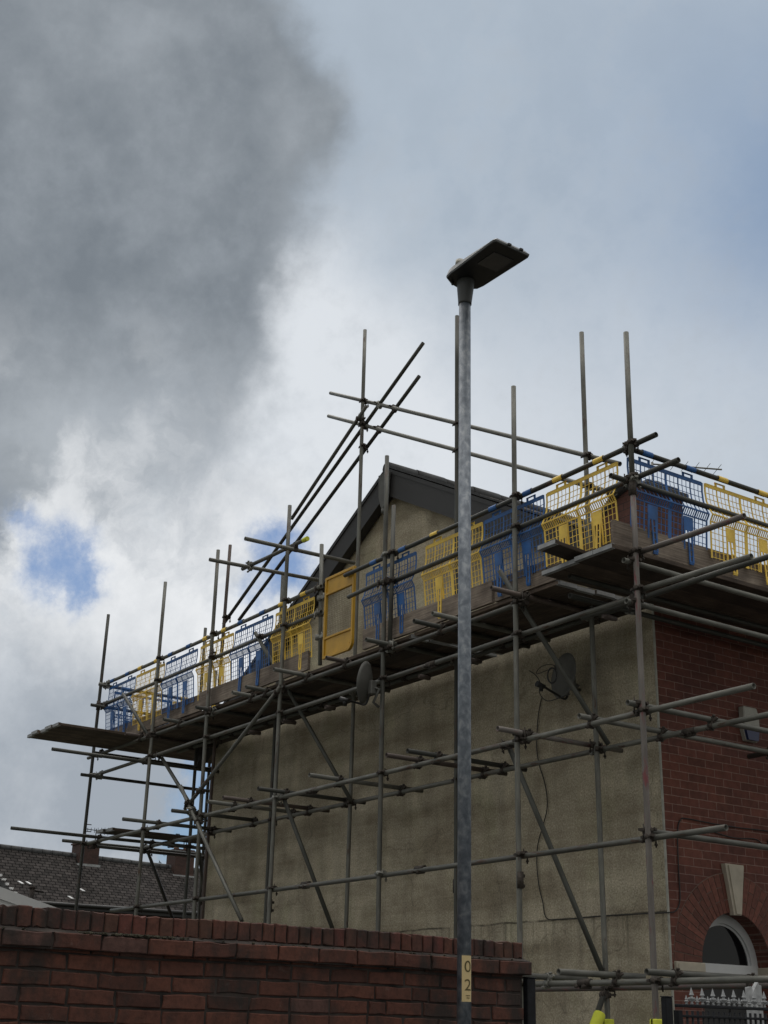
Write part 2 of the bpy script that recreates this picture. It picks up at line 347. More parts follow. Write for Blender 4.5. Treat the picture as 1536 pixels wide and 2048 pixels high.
def box(bm, lo, hi, mi=0, bev=0):
    x0, y0, z0 = lo; x1, y1, z1 = hi
    v = [bm.verts.new(p) for p in ((x0, y0, z0), (x1, y0, z0), (x1, y1, z0), (x0, y1, z0), (x0, y0, z1), (x1, y0, z1), (x1, y1, z1), (x0, y1, z1))]
    fs = [bm.faces.new([v[i] for i in q]) for q in ((0, 3, 2, 1), (4, 5, 6, 7), (0, 1, 5, 4), (1, 2, 6, 5), (2, 3, 7, 6), (3, 0, 4, 7))]
    for f in fs: f.material_index = mi
    if bev:
        es = list({e for f in fs for e in f.edges})
        bmesh.ops.bevel(bm, geom=es, offset=bev, segments=1, affect='EDGES')
def frame(d):
    d = d.normalized(); a = Vector((0, 0, 1)) if abs(d.z) < .9 else Vector((1, 0, 0))
    u = d.cross(a).normalized(); return u, d.cross(u).normalized(), d
def cyl(bm, p0, p1, r0, r1=None, seg=14, caps=True, mi=0, smooth=True):
    p0, p1 = Vector(p0), Vector(p1); r1 = r0 if r1 is None else r1
    u, w, d = frame(p1 - p0); a, b = [], []
    for i in range(seg):
        c, s = math.cos(2 * math.pi * i / seg), math.sin(2 * math.pi * i / seg)
        a.append(bm.verts.new(p0 + (u * c + w * s) * r0)); b.append(bm.verts.new(p1 + (u * c + w * s) * r1))
    for i in range(seg):
        f = bm.faces.new((a[i], a[(i + 1) % seg], b[(i + 1) % seg], b[i])); f.smooth = smooth; f.material_index = mi
    if caps:
        for q in (a, b):
            f = bm.faces.new(q); f.material_index = mi
    return a, b
def pathtube(bm, pts, r, seg=7):
    pts = [Vector(p) for p in pts]; rings = []
    pu = None
    for i, p in enumerate(pts):
        d = (pts[min(i + 1, len(pts) - 1)] - pts[max(i - 1, 0)]).normalized()
        if pu is None: pu = frame(d)[0]
        u = (pu - d * pu.dot(d)).normalized(); pu = u; w = d.cross(u)
        rings.append([bm.verts.new(p + (u * math.cos(2 * math.pi * k / seg) + w * math.sin(2 * math.pi * k / seg)) * r) for k in range(seg)])
    for a, b in zip(rings, rings[1:]):
        for k in range(seg):
            f = bm.faces.new((a[k], a[(k + 1) % seg], b[(k + 1) % seg], b[k])); f.smooth = True
    bm.faces.new(rings[0]); bm.faces.new(rings[-1])
def smoothpath(pts, n=6):
    pts = [Vector(p) for p in pts]; out = []
    for i in range(len(pts) - 1):
        p0, p1, p2, p3 = pts[max(i - 1, 0)], pts[i], pts[i + 1], pts[min(i + 2, len(pts) - 1)]
        for k in range(n):
            t = k / n
            out.append(.5 * ((2 * p1) + (p2 - p0) * t + (2 * p0 - 5 * p1 + 4 * p2 - p3) * t * t + (3 * p1 - p0 - 3 * p2 + p3) * t ** 3))
    return out + [pts[-1]]
def prism(bm, poly, off, mi=0):
    """flat polygon poly extruded by vector off"""
    off = Vector(off); a = [bm.verts.new(Vector(p)) for p in poly]; b = [bm.verts.new(Vector(p) + off) for p in poly]
    n = len(a); fs = [bm.faces.new(a), bm.faces.new(list(reversed(b)))]
    for i in range(n): fs.append(bm.faces.new((a[i], b[i], b[(i + 1) % n], a[(i + 1) % n])))
    for f in fs: f.material_index = mi
    return fs
BM = bmesh.new

# ------------------------------------------------------------------ the ground
bm = BM(); s = 400
bm.faces.new([bm.verts.new(p) for p in ((-s, -s, -.12), (s, -s, -.12), (s, s, -.12), (-s, s, -.12))])
tag(link('ground', bm, M_GRASSY), None, None, kind='structure')
bm = BM(); box(bm, (4.3, -120, -.5), (11.5, 120, -.10)); tag(link('road', bm, M_ASPH), None, None, kind='structure')
bm = BM(); box(bm, (2.63, -120, -.5), (4.3, 120, 0.0)); box(bm, (11.5, -120, -.5), (13.5, 120, 0.0)); tag(link('pavement', bm, M_CONC), None, None, kind='structure')
bm = BM(); box(bm, (-11.5, -8, -.5), (2.4, 7, -.02)); tag(link('yard_paving', bm, M_CONC), None, None, kind='structure')
bm = BM()
for k in range(-20, 20): box(bm, (7.86, k * 5, -.099), (7.96, k * 5 + 2.5, -.094))
tag(link('road_markings', bm, M_LINE), None, None, kind='structure')

# ------------------------------------------------------------------ the house
house = thing('house', 'end terrace house with grey roughcast gable and red brick front behind the scaffolding', 'house', (0, 0, 0))
L0 = -8.8
AP = Vector((-4.36, 0, 8.33))
bm = BM()
prism(bm, [(0, 0, 0), (0, 0, 5.72), (AP.x, 0, 8.10), (L0, 0, 5.55), (L0, 0, 0)], (0, .3, 0))
bmesh.ops.triangulate(bm, faces=bm.faces[:]); link('gable_wall', bm, M_RENDER, house)
bm = BM(); box(bm, (-.010, -.010, .0), (.009, .003, 5.6)); link('corner_bead', bm, M_BEAD, house)
bm = BM(); box(bm, (L0 - .012, -.010, .0), (L0 + .01, .3, 5.5)); link('rear_corner_bead', bm, M_BEAD, house)
# front wall with the arched doorway cut out of it
YC, ZS, RI, RO = .835, 2.235, .455, .80
DW = RI
bm = BM(); N_ARC = 28; ZE = 5.72
pa = [(YC - RI * math.cos(math.pi * k / N_ARC), ZS + RI * math.sin(math.pi * k / N_ARC)) for k in range(N_ARC + 1)]
def wq(*p):
    f = bm.faces.new([bm.verts.new(q) for q in p])
for (ya, za, yb, zb) in ((.3, 0, YC - DW, ZE), (YC + DW, 0, 9, ZE)):
    wq((0, ya, za), (0, yb, za), (0, yb, zb), (0, ya, zb)); wq((-.3, ya, za), (-.3, yb, za), (-.3, yb, zb), (-.3, ya, zb))
for (y0_, z0_), (y1_, z1_) in zip(pa, pa[1:]):
    for x in (0, -.3): wq((x, y0_, z0_), (x, y1_, z1_), (x, y1_, ZE), (x, y0_, ZE))
    wq((0, y0_, z0_), (0, y1_, z1_), (-.3, y1_, z1_), (-.3, y0_, z0_))
for y_ in (YC - DW, YC + DW): wq((0, y_, 0), (0, y_, ZS), (-.3, y_, ZS), (-.3, y_, 0))
wq((0, .3, ZE), (0, 9, ZE), (-.3, 9, ZE), (-.3, .3, ZE))
# brick return at the corner, beside the render bead
box(bm, (-.3, .0045, 0), (.0025, .3005, 5.719))
bmesh.ops.remove_doubles(bm, verts=bm.verts[:], dist=1e-5)
link('front_wall', bm, M_HBRICK, house)
bm = BM(); box(bm, (L0, .3, 0), (L0 + .3, 9, 5.5)); box(bm, (L0 + .3, 8.7, 0), (-.3, 9, 5.5)); link('back_wall', bm, M_HBRICK, house)
# voussoirs of the arch
def brickcol(k=1.0):
    b = random.random(); c = (Vector((.125, .042, .03)) * (1 - b) + Vector((.18, .062, .043)) * b) * k * random.uniform(.8, 1.15)
    return (c.x, c.y, c.z, 1)
bm = BM(); colr = bm.loops.layers.float_color.new('Col')
def voussoir(a0, a1, r0, r1):
    q = []
    for a, r in ((a0, r0), (a1, r0), (a1, r1), (a0, r1)): q.append(Vector((.006, YC - r * math.cos(a), ZS + r * math.sin(a))))
    c = brickcol(); ctr = sum(q, Vector()) / 4
    fr = [bm.verts.new(ctr + (p - ctr) * .985 + Vector((.003, 0, 0))) for p in q]; bk = [bm.verts.new(p - Vector((.03, 0, 0))) for p in q]
    fs = [bm.faces.new(fr)] + [bm.faces.new((fr[i], fr[(i + 1) % 4], bk[(i + 1) % 4], bk[i])) for i in range(4)]
    for f in fs:
        for l in f.loops: l[colr] = c
NV = 30
for k in range(NV):
    a0 = math.pi * k / NV; a1 = math.pi * (k + 1) / NV
    if abs((a0 + a1) / 2 - math.pi / 2) < .10: continue
    g = .006 / RI
    sp = RI + (.115 if k % 2 else .23)
    voussoir(a0 + g * .6, a1 - g * .6, RI, sp - .004); voussoir(a0 + g * .5, a1 - g * .5, sp + .004, RO)
arch = link('brick_arch', bm, M_VOUS, house)
bm = BM()
for k in range(40):
    a0, a1 = math.pi * k / 40, math.pi * (k + 1) / 40
    q = [Vector((.004, YC - r * math.cos(a), ZS + r * math.sin(a))) for a, r in ((a0, RI), (a1, RI), (a1, RO + .006), (a0, RO + .006))]
    bm.faces.new([bm.verts.new(p) for p in q])
    q2 = [p - Vector((.02, 0, 0)) for p in q]
    bm.faces.new([bm.verts.new(p) for p in (q[2], q[3], q2[3], q2[2])])
    bm.faces.new([bm.verts.new(p) for p in (q[0], q[1], q2[1] - Vector((.16, 0, 0)), q2[0] - Vector((.16, 0, 0)))])
link('mortar_bed', bm, M_MORTARL, arch)
bm = BM()
kt, kb = .125, .05
prism(bm, [(.0, YC - kt, 3.115), (.0, YC + kt, 3.115), (.0, YC + kb, 2.665), (.0, YC - kb, 2.665)], (.05, 0, 0))
prism(bm, [(.0505, YC - kt * .72, 3.10), (.0505, YC + kt * .9, 3.10), (.0505, YC + kb * .85, 2.675), (.0505, YC - kb * .5, 2.675)], (.012, 0, 0))
link('keystone', bm, M_STONE, house)
for nm, y0, y1 in (('impost_block', .03, YC - DW + .012), ('impost_block', YC + DW - .012, 1.9)):
    bm = BM(); box(bm, (-.24, y0, 2.135), (.035, y1, ZS - .002), 0, .006); box(bm, (.0355, y0 + .02, 2.16), (.042, y1 - .02, 2.215)); link(nm, bm, M_STONE, house)
# fanlight frame, set back in the arch
fan = BM(); XF = -.15
def arcband(bm, r0, r1, x0, x1, n=28):
    for k in range(n):
        a0, a1 = math.pi * k / n, math.pi * (k + 1) / n
        P = [[Vector((x, YC - r * math.cos(a), ZS + r * math.sin(a))) for a in (a0, a1)] for r in (r0, r1) for x in (x0, x1)]
        (a, b, c, d) = P   # r0x0 r0x1 r1x0 r1x1
        for q in ((b[0], b[1], d[1], d[0]), (a[0], a[1], b[1], b[0]), (c[0], c[1], d[1], d[0]), (a[0], a[1], c[1], c[0])):
            f = bm.faces.new([bm.verts.new(v) for v in q])
arcband(fan, RI - .085, RI - .002, XF - .06, XF)
arcband(fan, RI - .105, RI - .086, XF - .06, XF - .02)
box(fan, (XF - .06, YC - DW + .003, ZS - .10), (XF + .004, YC + DW - .003, ZS + .012))
fl = link('fanlight_frame', fan, M_WHITE, house)
bm = BM(); v = [bm.verts.new((XF - .03, YC - (RI - .1) * math.cos(math.pi * k / 24), ZS + .012 + (RI - .1) * math.sin(math.pi * k / 24))) for k in range(25)]
bm.faces.new(v); link('fanlight_glass', bm, M_GLASS, fl)
bm = BM(); box(bm, (XF - .05, YC - DW + .005, .02), (XF - .005, YC + DW - .005, ZS - .103)); 
for z0, z1 in ((.2, .9), (1.05, 1.95)):
    for y0, y1 in ((YC - .36, YC - .04), (YC + .04, YC + .36)): box(bm, (XF - .004, y0, z0), (XF + .006, y1, z1), 0, .004)
dr = link('front_door', bm, M_BLACK, house)
bm = BM(); cyl(bm, (XF, YC - .38, 1.02), (XF + .06, YC - .38, 1.02), .02); link('door_handle', bm, M_SILVER, dr)
# soffit, gutter, roof
S1, S2 = -.53, -.583
def roofz(x): return AP.z + (x - AP.x) * S1 if x > AP.x else AP.z - (AP.x - x) * -S2
def roofside(x0, x1, name):
    bm = BM(); uvl = bm.loops.layers.uv.new('UVMap'); th = Vector((0, 0, -.09))
    a, b = Vector((x0, -.13, roofz(x0))), Vector((x1, -.13, roofz(x1))); Ly = Vector((0, 9.2, 0))
    P = [a, b, b + Ly, a + Ly]; d = (b - a).length
    vs = [bm.verts.new(p) for p in P]; f = bm.faces.new(vs)
    for l, uv in zip(f.loops, ((0, d), (0, 0), (9.2, 0), (9.2, d))): l[uvl].uv = uv
    lo = [bm.verts.new(p + th) for p in P]; bm.faces.new(lo)
    for i in range(4): bm.faces.new((vs[i], vs[(i + 1) % 4], lo[(i + 1) % 4], lo[i]))
    return link(name, bm, M_TILES, house)
ra = roofside(AP.x, .32, 'roof_slope'); roofside(AP.x, -9.15, 'roof_slope')
bm = BM()
for k in range(20):
    y = -.14 + k * .46; cyl(bm, (AP.x, y, AP.z - .02), (AP.x, y + .45, AP.z - .02), .085 + .006 * (k % 2), None, 10)
link('ridge_tiles', bm, M_SLATE_PLAIN, house)
bm = BM()                                                       # rough edge of the tiles over the verge
x = AP.x + .05
while x < .3:
    h = random.uniform(.012, .03); prism(bm, [(x, -.155, roofz(x) - .002), (x + .17, -.155, roofz(x + .17) - .004), (x + .17, -.155, roofz(x + .17) + h), (x, -.155, roofz(x) + h * .4)], (0, .3, 0)); x += .19
link('verge_tiles', bm, M_SLATE_PLAIN, house)
def barge(x0, x1, nm):
    bm = BM(); h0 = .40
    A, B = Vector((x0, -.14, roofz(x0) - .02)), Vector((x1, -.14, roofz(x1) - .02))
    prism(bm, [A, B, B - Vector((0, 0, .37)), A - Vector((0, 0, .37))], (0, .12, 0))
    up_ = Vector((0, 0, .0)); A2, B2 = A + Vector((0, -.014, 0)), B + Vector((0, -.014, 0))
    prism(bm, [A2, B2, B2 - Vector((0, 0, .055)), A2 - Vector((0, 0, .055))], (0, .0135, 0))
    return link(nm, bm, M_BARGE, house)
barge(AP.x + .001, .32, 'bargeboard'); barge(AP.x - .001, -9.15, 'bargeboard')
bm = BM(); P = [(-.13, 0), (.13, 0), (.11, -.30), (.06, -.42), (0, -.50), (-.06, -.42), (-.11, -.30)]
prism(bm, [(AP.x + 0.02 + px * .8, -.20, AP.z - .12 + pz) for px, pz in P], (0, .045, 0))
cyl(bm, (AP.x + .02, -.18, AP.z - .66), (AP.x + .02, -.18, AP.z - .60), .03)
link('apex_finial', bm, M_DISH, house)
bm = BM(); cyl(bm, (.38, -.1, 5.72), (.38, 9, 5.72), .055, None, 12); box(bm, (.0, -.1, 5.62), (.33, 9, 5.70)); link('gutter', bm, M_BLACK, house)
bm = BM(); box(bm, (.02, .12, 5.58), (.03, 9, 5.615))
for k in range(9): box(bm, (.0, .35 + k * .55, 5.44), (.13, .47 + k * .55, 5.6), 0, .01)
link('eaves_brackets', bm, M_MORTARL, house)
# stack rising at the front verge with a sloping shoulder
bm = BM()
prism(bm, [(-.36, .13, 5.6), (-.36, .13, 6.86), (-.55, .13, 6.80), (-1.25, .13, 6.28), (-1.6, .13, 5.9), (-1.6, .13, 5.6)], (0, .76, 0))
stk = link('chimney_stack', bm, M_TILEHUNG, house)
bm = BM(); cyl(bm, (-.62, .125, 6.80), (-.34, .125, 6.89), .07, .07, 12); cyl(bm, (-1.28, .135, 6.27), (-.58, .135, 6.79), .045, .045, 10)
link('rounded_coping', bm, M_SLATE_PLAIN, stk)
bm = BM(); box(bm, (-.62, .32, 6.861), (-.30, .94, 6.93), 0, .012); box(bm, (-.58, .38, 6.931), (-.34, .85, 6.985), 0, .02); cyl(bm, (-.5, .6, 6.985), (-.5, .6, 7.02), .14, .1, 14)
link('stack_cap', bm, M_SLATE_PLAIN, stk)

# alarm box, wall lamp, cables on the house
ab = thing('alarm_box', 'cream alarm box with a navy blue lower lens high on the red brick front', 'alarm box', (0.004, 1.20, 4.47))
bm = BM(); prism(bm, [(0, -.105, .165), (0, .085, .165), (0, .115, .09), (0, .115, -.05), (0, -.105, -.05)], (.07, 0, 0)); bmesh.ops.bevel(bm, geom=bm.edges[:], offset=.008, segments=1, affect='EDGES'); link('case', bm, M_CREAM, ab)
bm = BM(); prism(bm, [(0, -.104, -.052), (0, .114, -.052), (0, .09, -.165), (0, -.07, -.165)], (.04, 0, 0)); link('back_plate', bm, M_CREAM, ab)
bm = BM(); prism(bm, [(.0405, -.085, -.06), (.0405, .105, -.06), (.0405, .082, -.158), (.0405, -.06, -.158)], (.028, 0, 0)); link('lens', bm, M_BLUEBOX, ab)
wl = thing('wall_lamp', 'small black wall lantern on the brick front at the right edge', 'lamp', (0.004, 1.42, 3.36))
bm = BM(); cyl(bm, (0, 0, 0), (.012, 0, 0), .05, None, 14); pathtube(bm, [(.01, 0, 0), (.05, 0, .05), (.09, 0, .05), (.1, 0, .02)], .01); link('bracket', bm, M_BLACK, wl)
bm = BM(); cyl(bm, (.1, 0, -.12), (.1, 0, .02), .035, .06, 10); cyl(bm, (.1, 0, .02), (.1, 0, .05), .065, .02, 10); link('lantern', bm, M_BLACK, wl)

def wire(name, pts, r, label, cat='cable'):
    bm = BM(); pathtube(bm, smoothpath(pts, 5), r, 6); return tag(link(name, bm, M_BLACK), label, cat)
gp = [at(x, y, 1, -.018) for x, y in ((1083, 1396), (1077, 1430), (1074, 1470), (1074, 1500), (1078, 1530), (1088, 1560), (1094, 1590), (1094, 1620), (1085, 1655), (1075, 1690), (1074, 1730), (1079, 1775), (1085, 1805), (1089, 1828), (1097, 1838), (1115, 1839), (1145, 1837), (1185, 1834), (1230, 1831), (1290, 1828))]
gp += [Vector((-.05, -.02, gp[-1].z)), Vector((.02, -.01, gp[-1].z))] + [at(x, y, 0, .012) for x, y in ((1350, 1822), (1357, 1813), (1360, 1795), (1358, 1750), (1355, 1700), (1356, 1655), (1362, 1638), (1372, 1637))] + [at(x, y, 0, .012) for x, y in ((1400, 1643), (1440, 1650), (1480, 1655), (1536, 1663), (1580, 1670))]
for i in range(1, len(gp) - 1): gp[i] = gp[i] + Vector((random.uniform(-1, 1) * .004, 0, random.uniform(-1, 1) * .004))
wire('aerial_cable', gp, .0055, 'black cable drooping down the gable and along to the brick front')
wire('lamp_cable', [at(x, y, 0, .012) for x, y in ((1412, 1658), (1440, 1668), (1470, 1676), (1500, 1677), (1515, 1680), (1528, 1692), (1540, 1700))], .0055, 'short black cable curving to the wall lantern on brickwork')

# satellite dishes
def dish(name, label, ctr, nrm, w, h, nar, lnbpt, mount, mat, wallpt):
    t = thing(name, label, 'satellite dish', ctr); n = Vector(nrm).normalized()
    u = n.cross(Vector((0, 0, 1))).normalized(); v_ = u.cross(n).normalized() * -1
    if v_.z < 0: v_ = -v_
    bm = BM(); rings = []
    for k in range(7):
        rr = k / 6; ring = []
        for j in range(28):
            a = 2 * math.pi * j / 28; yy = math.sin(a); ww = math.cos(a)
            if yy < 0: ww *= (1 - nar * yy * yy)            # the dish narrows towards its foot
            ring.append(bm.verts.new(u * ww * w / 2 * rr + v_ * yy * h / 2 * rr + n * (.06 * rr * rr - .05)))
        rings.append(ring)
    for a, b in zip(rings[1:], rings[2:]):
        for j in range(28):
            f = bm.faces.new((a[j], a[(j + 1) % 28], b[(j + 1) % 28], b[j])); f.smooth = True
    c0 = rings[1]; cv = bm.verts.new(n * -.05)
    for j in range(28): f = bm.faces.new((c0[j], c0[(j + 1) % 28], cv)); f.smooth = True
    bmesh.ops.delete(bm, geom=rings[0], context='VERTS')
    bmesh.ops.recalc_face_normals(bm, faces=bm.faces[:]); bmesh.ops.solidify(bm, geom=bm.faces[:], thickness=.008)
    link('reflector', bm, mat, t, True)
    lp = Vector(lnbpt) - Vector(ctr); foot = v_ * (-h / 2 * .97) + n * .0
    bm = BM(); pathtube(bm, smoothpath([-n * .09 + v_ * (-h * .1), -n * .06 + v_ * (-h * .3), foot - n * .03, foot + (lp - foot) * .3, lp], 4), .012, 8); link('arm', bm, M_BLACK, t)
    bm = BM(); cyl(bm, lp - n * .04 + Vector((0, 0, -.01)), lp + n * .05, .022, .03, 12); cyl(bm, lp + Vector((0, 0, -.06)), lp + Vector((0, 0, 0)), .02, .02, 10); link('receiver_head', bm, M_BLACK, t)
    bm = BM(); wp = Vector(wallpt) - Vector(ctr); box(bm, (-.035, -.035, -.07), (.035, .035, .07), 0, .006)
    bmesh.ops.translate(bm, verts=bm.verts[:], vec=-n * .085 + v_ * (-h * .1))
    pathtube(bm, [-n * .10 + v_ * (-h * .1), -n * .17 + v_ * (-h * .12), wp * .6 + Vector((0, 0, -.05)), wp], .016, 8); link('wall_bracket', bm, M_DISH, t)
    return t
dish('satellite_dish', 'dark satellite dish seen from behind hanging below the deck beside a standard', at(731, 1366, 1, -1.50), (-.85, -.48, .12), .34, .46, .4, at(690, 1399, 1, -1.75), None, M_DISH, (-2.6, -1.36, 4.72))
dish('satellite_dish', 'satellite dish mounted on the gable with coiled cable at its receiver', at(1129, 1352, 1, -.27), (-.12, -.98, .12), .42, .47, .05, at(1082, 1370, 1, -.62), None, M_DISH, at(1160, 1380, 1, -.0))
bm = BM()
for (cx, cy, rx, ry, nn) in ((1104, 1351, 9, 15, 3),):
    pts = []
    for k in range(nn * 16 + 1):
        a = 2 * math.pi * k / 16; rr = 1 + .06 * math.sin(k * .7)
        pts.append(at(cx + rx * rr * math.cos(a), cy + ry * rr * math.sin(a), 1, -.58))
    pathtube(bm, pts, .006, 6)
pathtube(bm, smoothpath([at(x, y, 1, -.6) for x, y in ((1112, 1340), (1108, 1331), (1096, 1329), (1080, 1335), (1073, 1348), (1095, 1340))], 5), .004, 6)
pathtube(bm, smoothpath([at(x, y, 1, -.5) for x, y in ((1058, 1341), (1071, 1350), (1079, 1362), (1080, 1372), (1079, 1385), (1086, 1397), (1098, 1402), (1115, 1397), (1140, 1388))], 5), .005, 6)
tag(link('coiled_cable', bm, M_BLACK), 'loose coils of black cable hanging at the gable dish receiver', 'cable')

# ------------------------------------------------------------------ scaffolding
scaf = thing('scaffolding', 'tall steel tube scaffold wrapping the gable and brick front of the house', 'scaffolding', (0, 0, 0))
TR = .02415
TUBES = []
def tube(name, p0, p1, mat=None, r=TR, clampable=True):
    p0, p1 = Vector(p0), Vector(p1); d = p1 - p0; ln = d.length
    bm = BM(); seg = 16; n = max(1, int(ln / .6))
    bow = Vector((random.uniform(-1, 1), random.uniform(-1, 1), 0)) * .0015 * ln
    rings = []
    for k in range(n + 1):
        z = ln * k / n; off = bow * math.sin(math.pi * k / n)
        rings.append([bm.verts.new((off.x + r * math.cos(2 * math.pi * i / seg), off.y + r * math.sin(2 * math.pi * i / seg), z)) for i in range(seg)])
    for a, b in zip(rings, rings[1:]):
        for i in range(seg): f = bm.faces.new((a[i], a[(i + 1) % seg], b[(i + 1) % seg], b[i])); f.smooth = True
    for ring, dz in ((rings[0], .12), (rings[-1], -.12)):       # open bore at each end
        z0 = ring[0].co.z; inn = [bm.verts.new((v.co.x * .82, v.co.y * .82, z0)) for v in ring]; dp = [bm.verts.new((v.co.x, v.co.y, z0 + dz)) for v in inn]
        for i in range(seg):
            j = (i + 1) % seg; bm.faces.new((ring[i], ring[j], inn[j], inn[i])); f = bm.faces.new((inn[i], inn[j], dp[j], dp[i])); f.smooth = True
        bm.faces.new(dp)
    o = link(name, bm, mat or M_TUBE, scaf)
    o.matrix_basis = Matrix.Translation(p0) @ d.to_track_quat('Z', 'Y').to_matrix().to_4x4()
    TUBES.append((o, p0, p1, clampable)); return o
# coupler mesh: two rings at right angles round a body, with bolts and flaps
def coupler_mesh():
    bm = BM()
    def ring(ctr, axis, half=.022, r=.033):
        ctr = Vector(ctr); ax = Vector(axis); cyl(bm, ctr - ax * half, ctr + ax * half, r, None, 12, True)
    ring((0, -.0255, 0), (0, 0, 1)); ring((0, .0255, 0), (1, 0, 0))
    box(bm, (-.026, -.016, -.026), (.026, .016, .026), 0, .004)
    for s in (1,):
        cyl(bm, (.03, -.060, .0), (.03, .010, .0), .007, None, 6); cyl(bm, (.03, -.066, 0), (.03, -.05, 0), .014, None, 6)
        cyl(bm, (-.02, .035, -.032), (-.02, .035, .055), .006, None, 6)
        cyl(bm, (0, .058, -.075), (0, .058, .02), .007, None, 6); cyl(bm, (0, .058, -.06), (0, .058, -.045), .014, None, 6)
        prism(bm, [(-.075, -.035, .010), (-.03, -.05, .012), (-.03, -.02, .012)], (0, 0, -.02))
        prism(bm, [(.05, -.05, .02), (.075, -.03, .012), (.03, -.01, .012)], (0, 0, -.018))
    me = bpy.data.meshes.new('coupler'); bmesh.ops.recalc_face_normals(bm, faces=bm.faces[:]); bm.to_mesh(me); bm.free(); me.materials.append(M_CLAMP)
    return me
CME = coupler_mesh(); CME2 = CME.copy(); CME2.materials.clear(); CME2.materials.append(M_CLAMPG)
def place_coupler(own, pos, za, xa, nrm, me):
    z = za.normalized(); y = (nrm - z * nrm.dot(z)).normalized(); x = y.cross(z)
    if x.dot(xa) < 0: pass
    m = Matrix((x, y, z)).transposed().to_4x4(); m.translation = pos
    o = bpy.data.objects.new('coupler', me); COL.objects.link(o); o.parent = own; o.matrix_basis = own.matrix_basis.inverted() @ m
def sleeve(own, p, d, ln=.14):
    """joint sleeve round a butt joint of two tubes"""
    d = Vector(d).normalized(); bm = BM(); p = Vector(p)
    cyl(bm, p - d * ln / 2, p + d * ln / 2, .0305, None, 14); u, w, _ = frame(d)
    for k in (-.3, .3):
        c = p + d * ln * k; cyl(bm, c + u * .02 + w * .03, c + u * .075 + w * .03, .008, None, 6); cyl(bm, c + u * .055 + w * .03, c + u * .07 + w * .03, .016, None, 6)
    box_c = p + w * .036; cyl(bm, box_c - d * ln * .45, box_c + d * ln * .45, .012, None, 8)
    o = link('sleeve_coupler', bm, M_CLAMP, own); o.matrix_basis = own.matrix_basis.inverted()

YS, YL, YI, YIL = -1.32, -1.268, -.50, -.448            # outer standards, outer ledgers, inner standards, inner ledgers
XF_ = 1.08
ZT, ZM, Z1, Z2, Z3, Z4, Z5 = 6.40, 6.085, 5.335, 5.035, 4.055, 3.06, 2.005
# outer standards: (x, top z, material)
for x, px, py, m in ((-10.03, 217, 1229, M_TUBED), (-8.19, 331, 1164, M_TUBE), (-6.57, 436.5, 1100, M_TUBE), (-4.70, 579.7, 1011, M_TUBE), (-2.60, 774, 912, M_TUBE), (-.46, 1027, 773, M_TUBE), (1.09, 1252, 665, M_TUBE)):
    top = at(px, py, 1, YS); bot = {-10.03: (152, 1815), -8.19: (272, 1820), -6.57: (388.5, 1833), -4.70: (537.4, 1840), -2.6: (756, 1857), -.46: (1042, 1885), 1.09: (1306.8, 1916)}[x]
    b = at(*bot, 1, YS); d = (top - b); lo = b - d * (b.z / d.z) if False else Vector((b.x + (b.x - top.x) * b.z / (top.z - b.z), YS, 0.02))
    if x == 1.09:                                             # spliced at the sleeve: paint-marked lower length
        j = lo + (top - lo) * ((6.03 - lo.z) / (top.z - lo.z)); tube('standard', lo, j - Vector((0, 0, .002)), M_RED); lo = j
    o = tube('standard', lo, top, m)
for (px, py, qx, qy, m) in ((1163, 665, 1213, 1935, M_TUBE), (914, 632, 912, 1870, M_TUBED), (730, 660, 691, 1860, M_TUBE), (566, 1150, 532, 1833, M_TUBED), (460.5, 1090, 419, 1660, M_BROWN)):
    a, b = at(px, py, 1, YI), at(qx, qy, 1, YI)
    lo = Vector((b.x + (b.x - a.x) * b.z / (a.z - b.z), YI, .02)); tube('standard', lo, a, m)
# red primed lower length of the corner standard
a, b = at(411, 1256, 0, -9.0), at(369, 1830, 0, -9.0); tube('standard', (-9.0, b.y, .02), a, M_TUBED)
tube('standard', (-10.03, .55, .02), (-10.03, .55, 6.9), M_TUBED); tube('standard', (-10.03, 2.4, .02), (-10.03, 2.4, 6.9), M_TUBED)
# short standards spliced beside others, gate post
tube('standard', at(781.5 + 6, 1011, 1, YL - .03), at(779.5, 1293, 1, YL - .03), M_TUBE)
tube('gate_post', at(643.4, 1089, 1, -1.215), at(640, 1330, 1, -1.215), M_TUBE)
# long ledgers and rails of the gable face
def xl(name, a, b, y, z, m=M_TUBE):
    pa, pb = at(*a, 1, y), at(*b, 1, y); return tube(name, (pa.x, y, z), (pb.x, y, z), m)
tube('guard_rail', (-10.15, YL, ZT), at(643, 1166, 1, YL) * 1 if False else (xat(643, 1165, YL), YL, ZT), M_TUBE)
tube('guard_rail', (xat(690, 1144, YL), YL, ZT), (xat(1312, 859.5, YL), YL, ZT), M_TUBED)
tube('guard_rail', (-10.10, YL, ZM), (xat(643, 1217, YL), YL, ZM), M_TUBE)
tube('guard_rail', (xat(783, 1157, YL), YL, ZM), (xat(1357, 914, YL), YL, ZM), M_TUBED)
tube('guard_rail', at(697, 1194, 1, YS - .055), at(770, 1160, 1, YS - .055), M_TUBE)
o = xl('ledger', (176, 1519), (1050, 1190), YL, Z1, M_TUBE)
tube('ledger', (-10.1, YL, Z2), (xat(1262, 1192, YL), YL, Z2), M_TUBE)
xl('ledger', (172, 1681), (1507.8, 1369), YL, Z3, M_TUBE)
xl('ledger', (222, 1824), (1452, 1649), YL, Z4, M_TUBE)
xl('ledger', (985, 1966), (1640, 1952), YL, Z5, M_TUBE)
xl('ledger', (286, 1688), (1640, 1405), YIL, Z3, M_TUBE)
tube('ledger', (-9.1, YIL, Z1), (.2, YIL, Z1), M_TUBED)
xl('ledger', (985, 1981), (1640, 1967), YIL, Z5 - .005, M_RED)

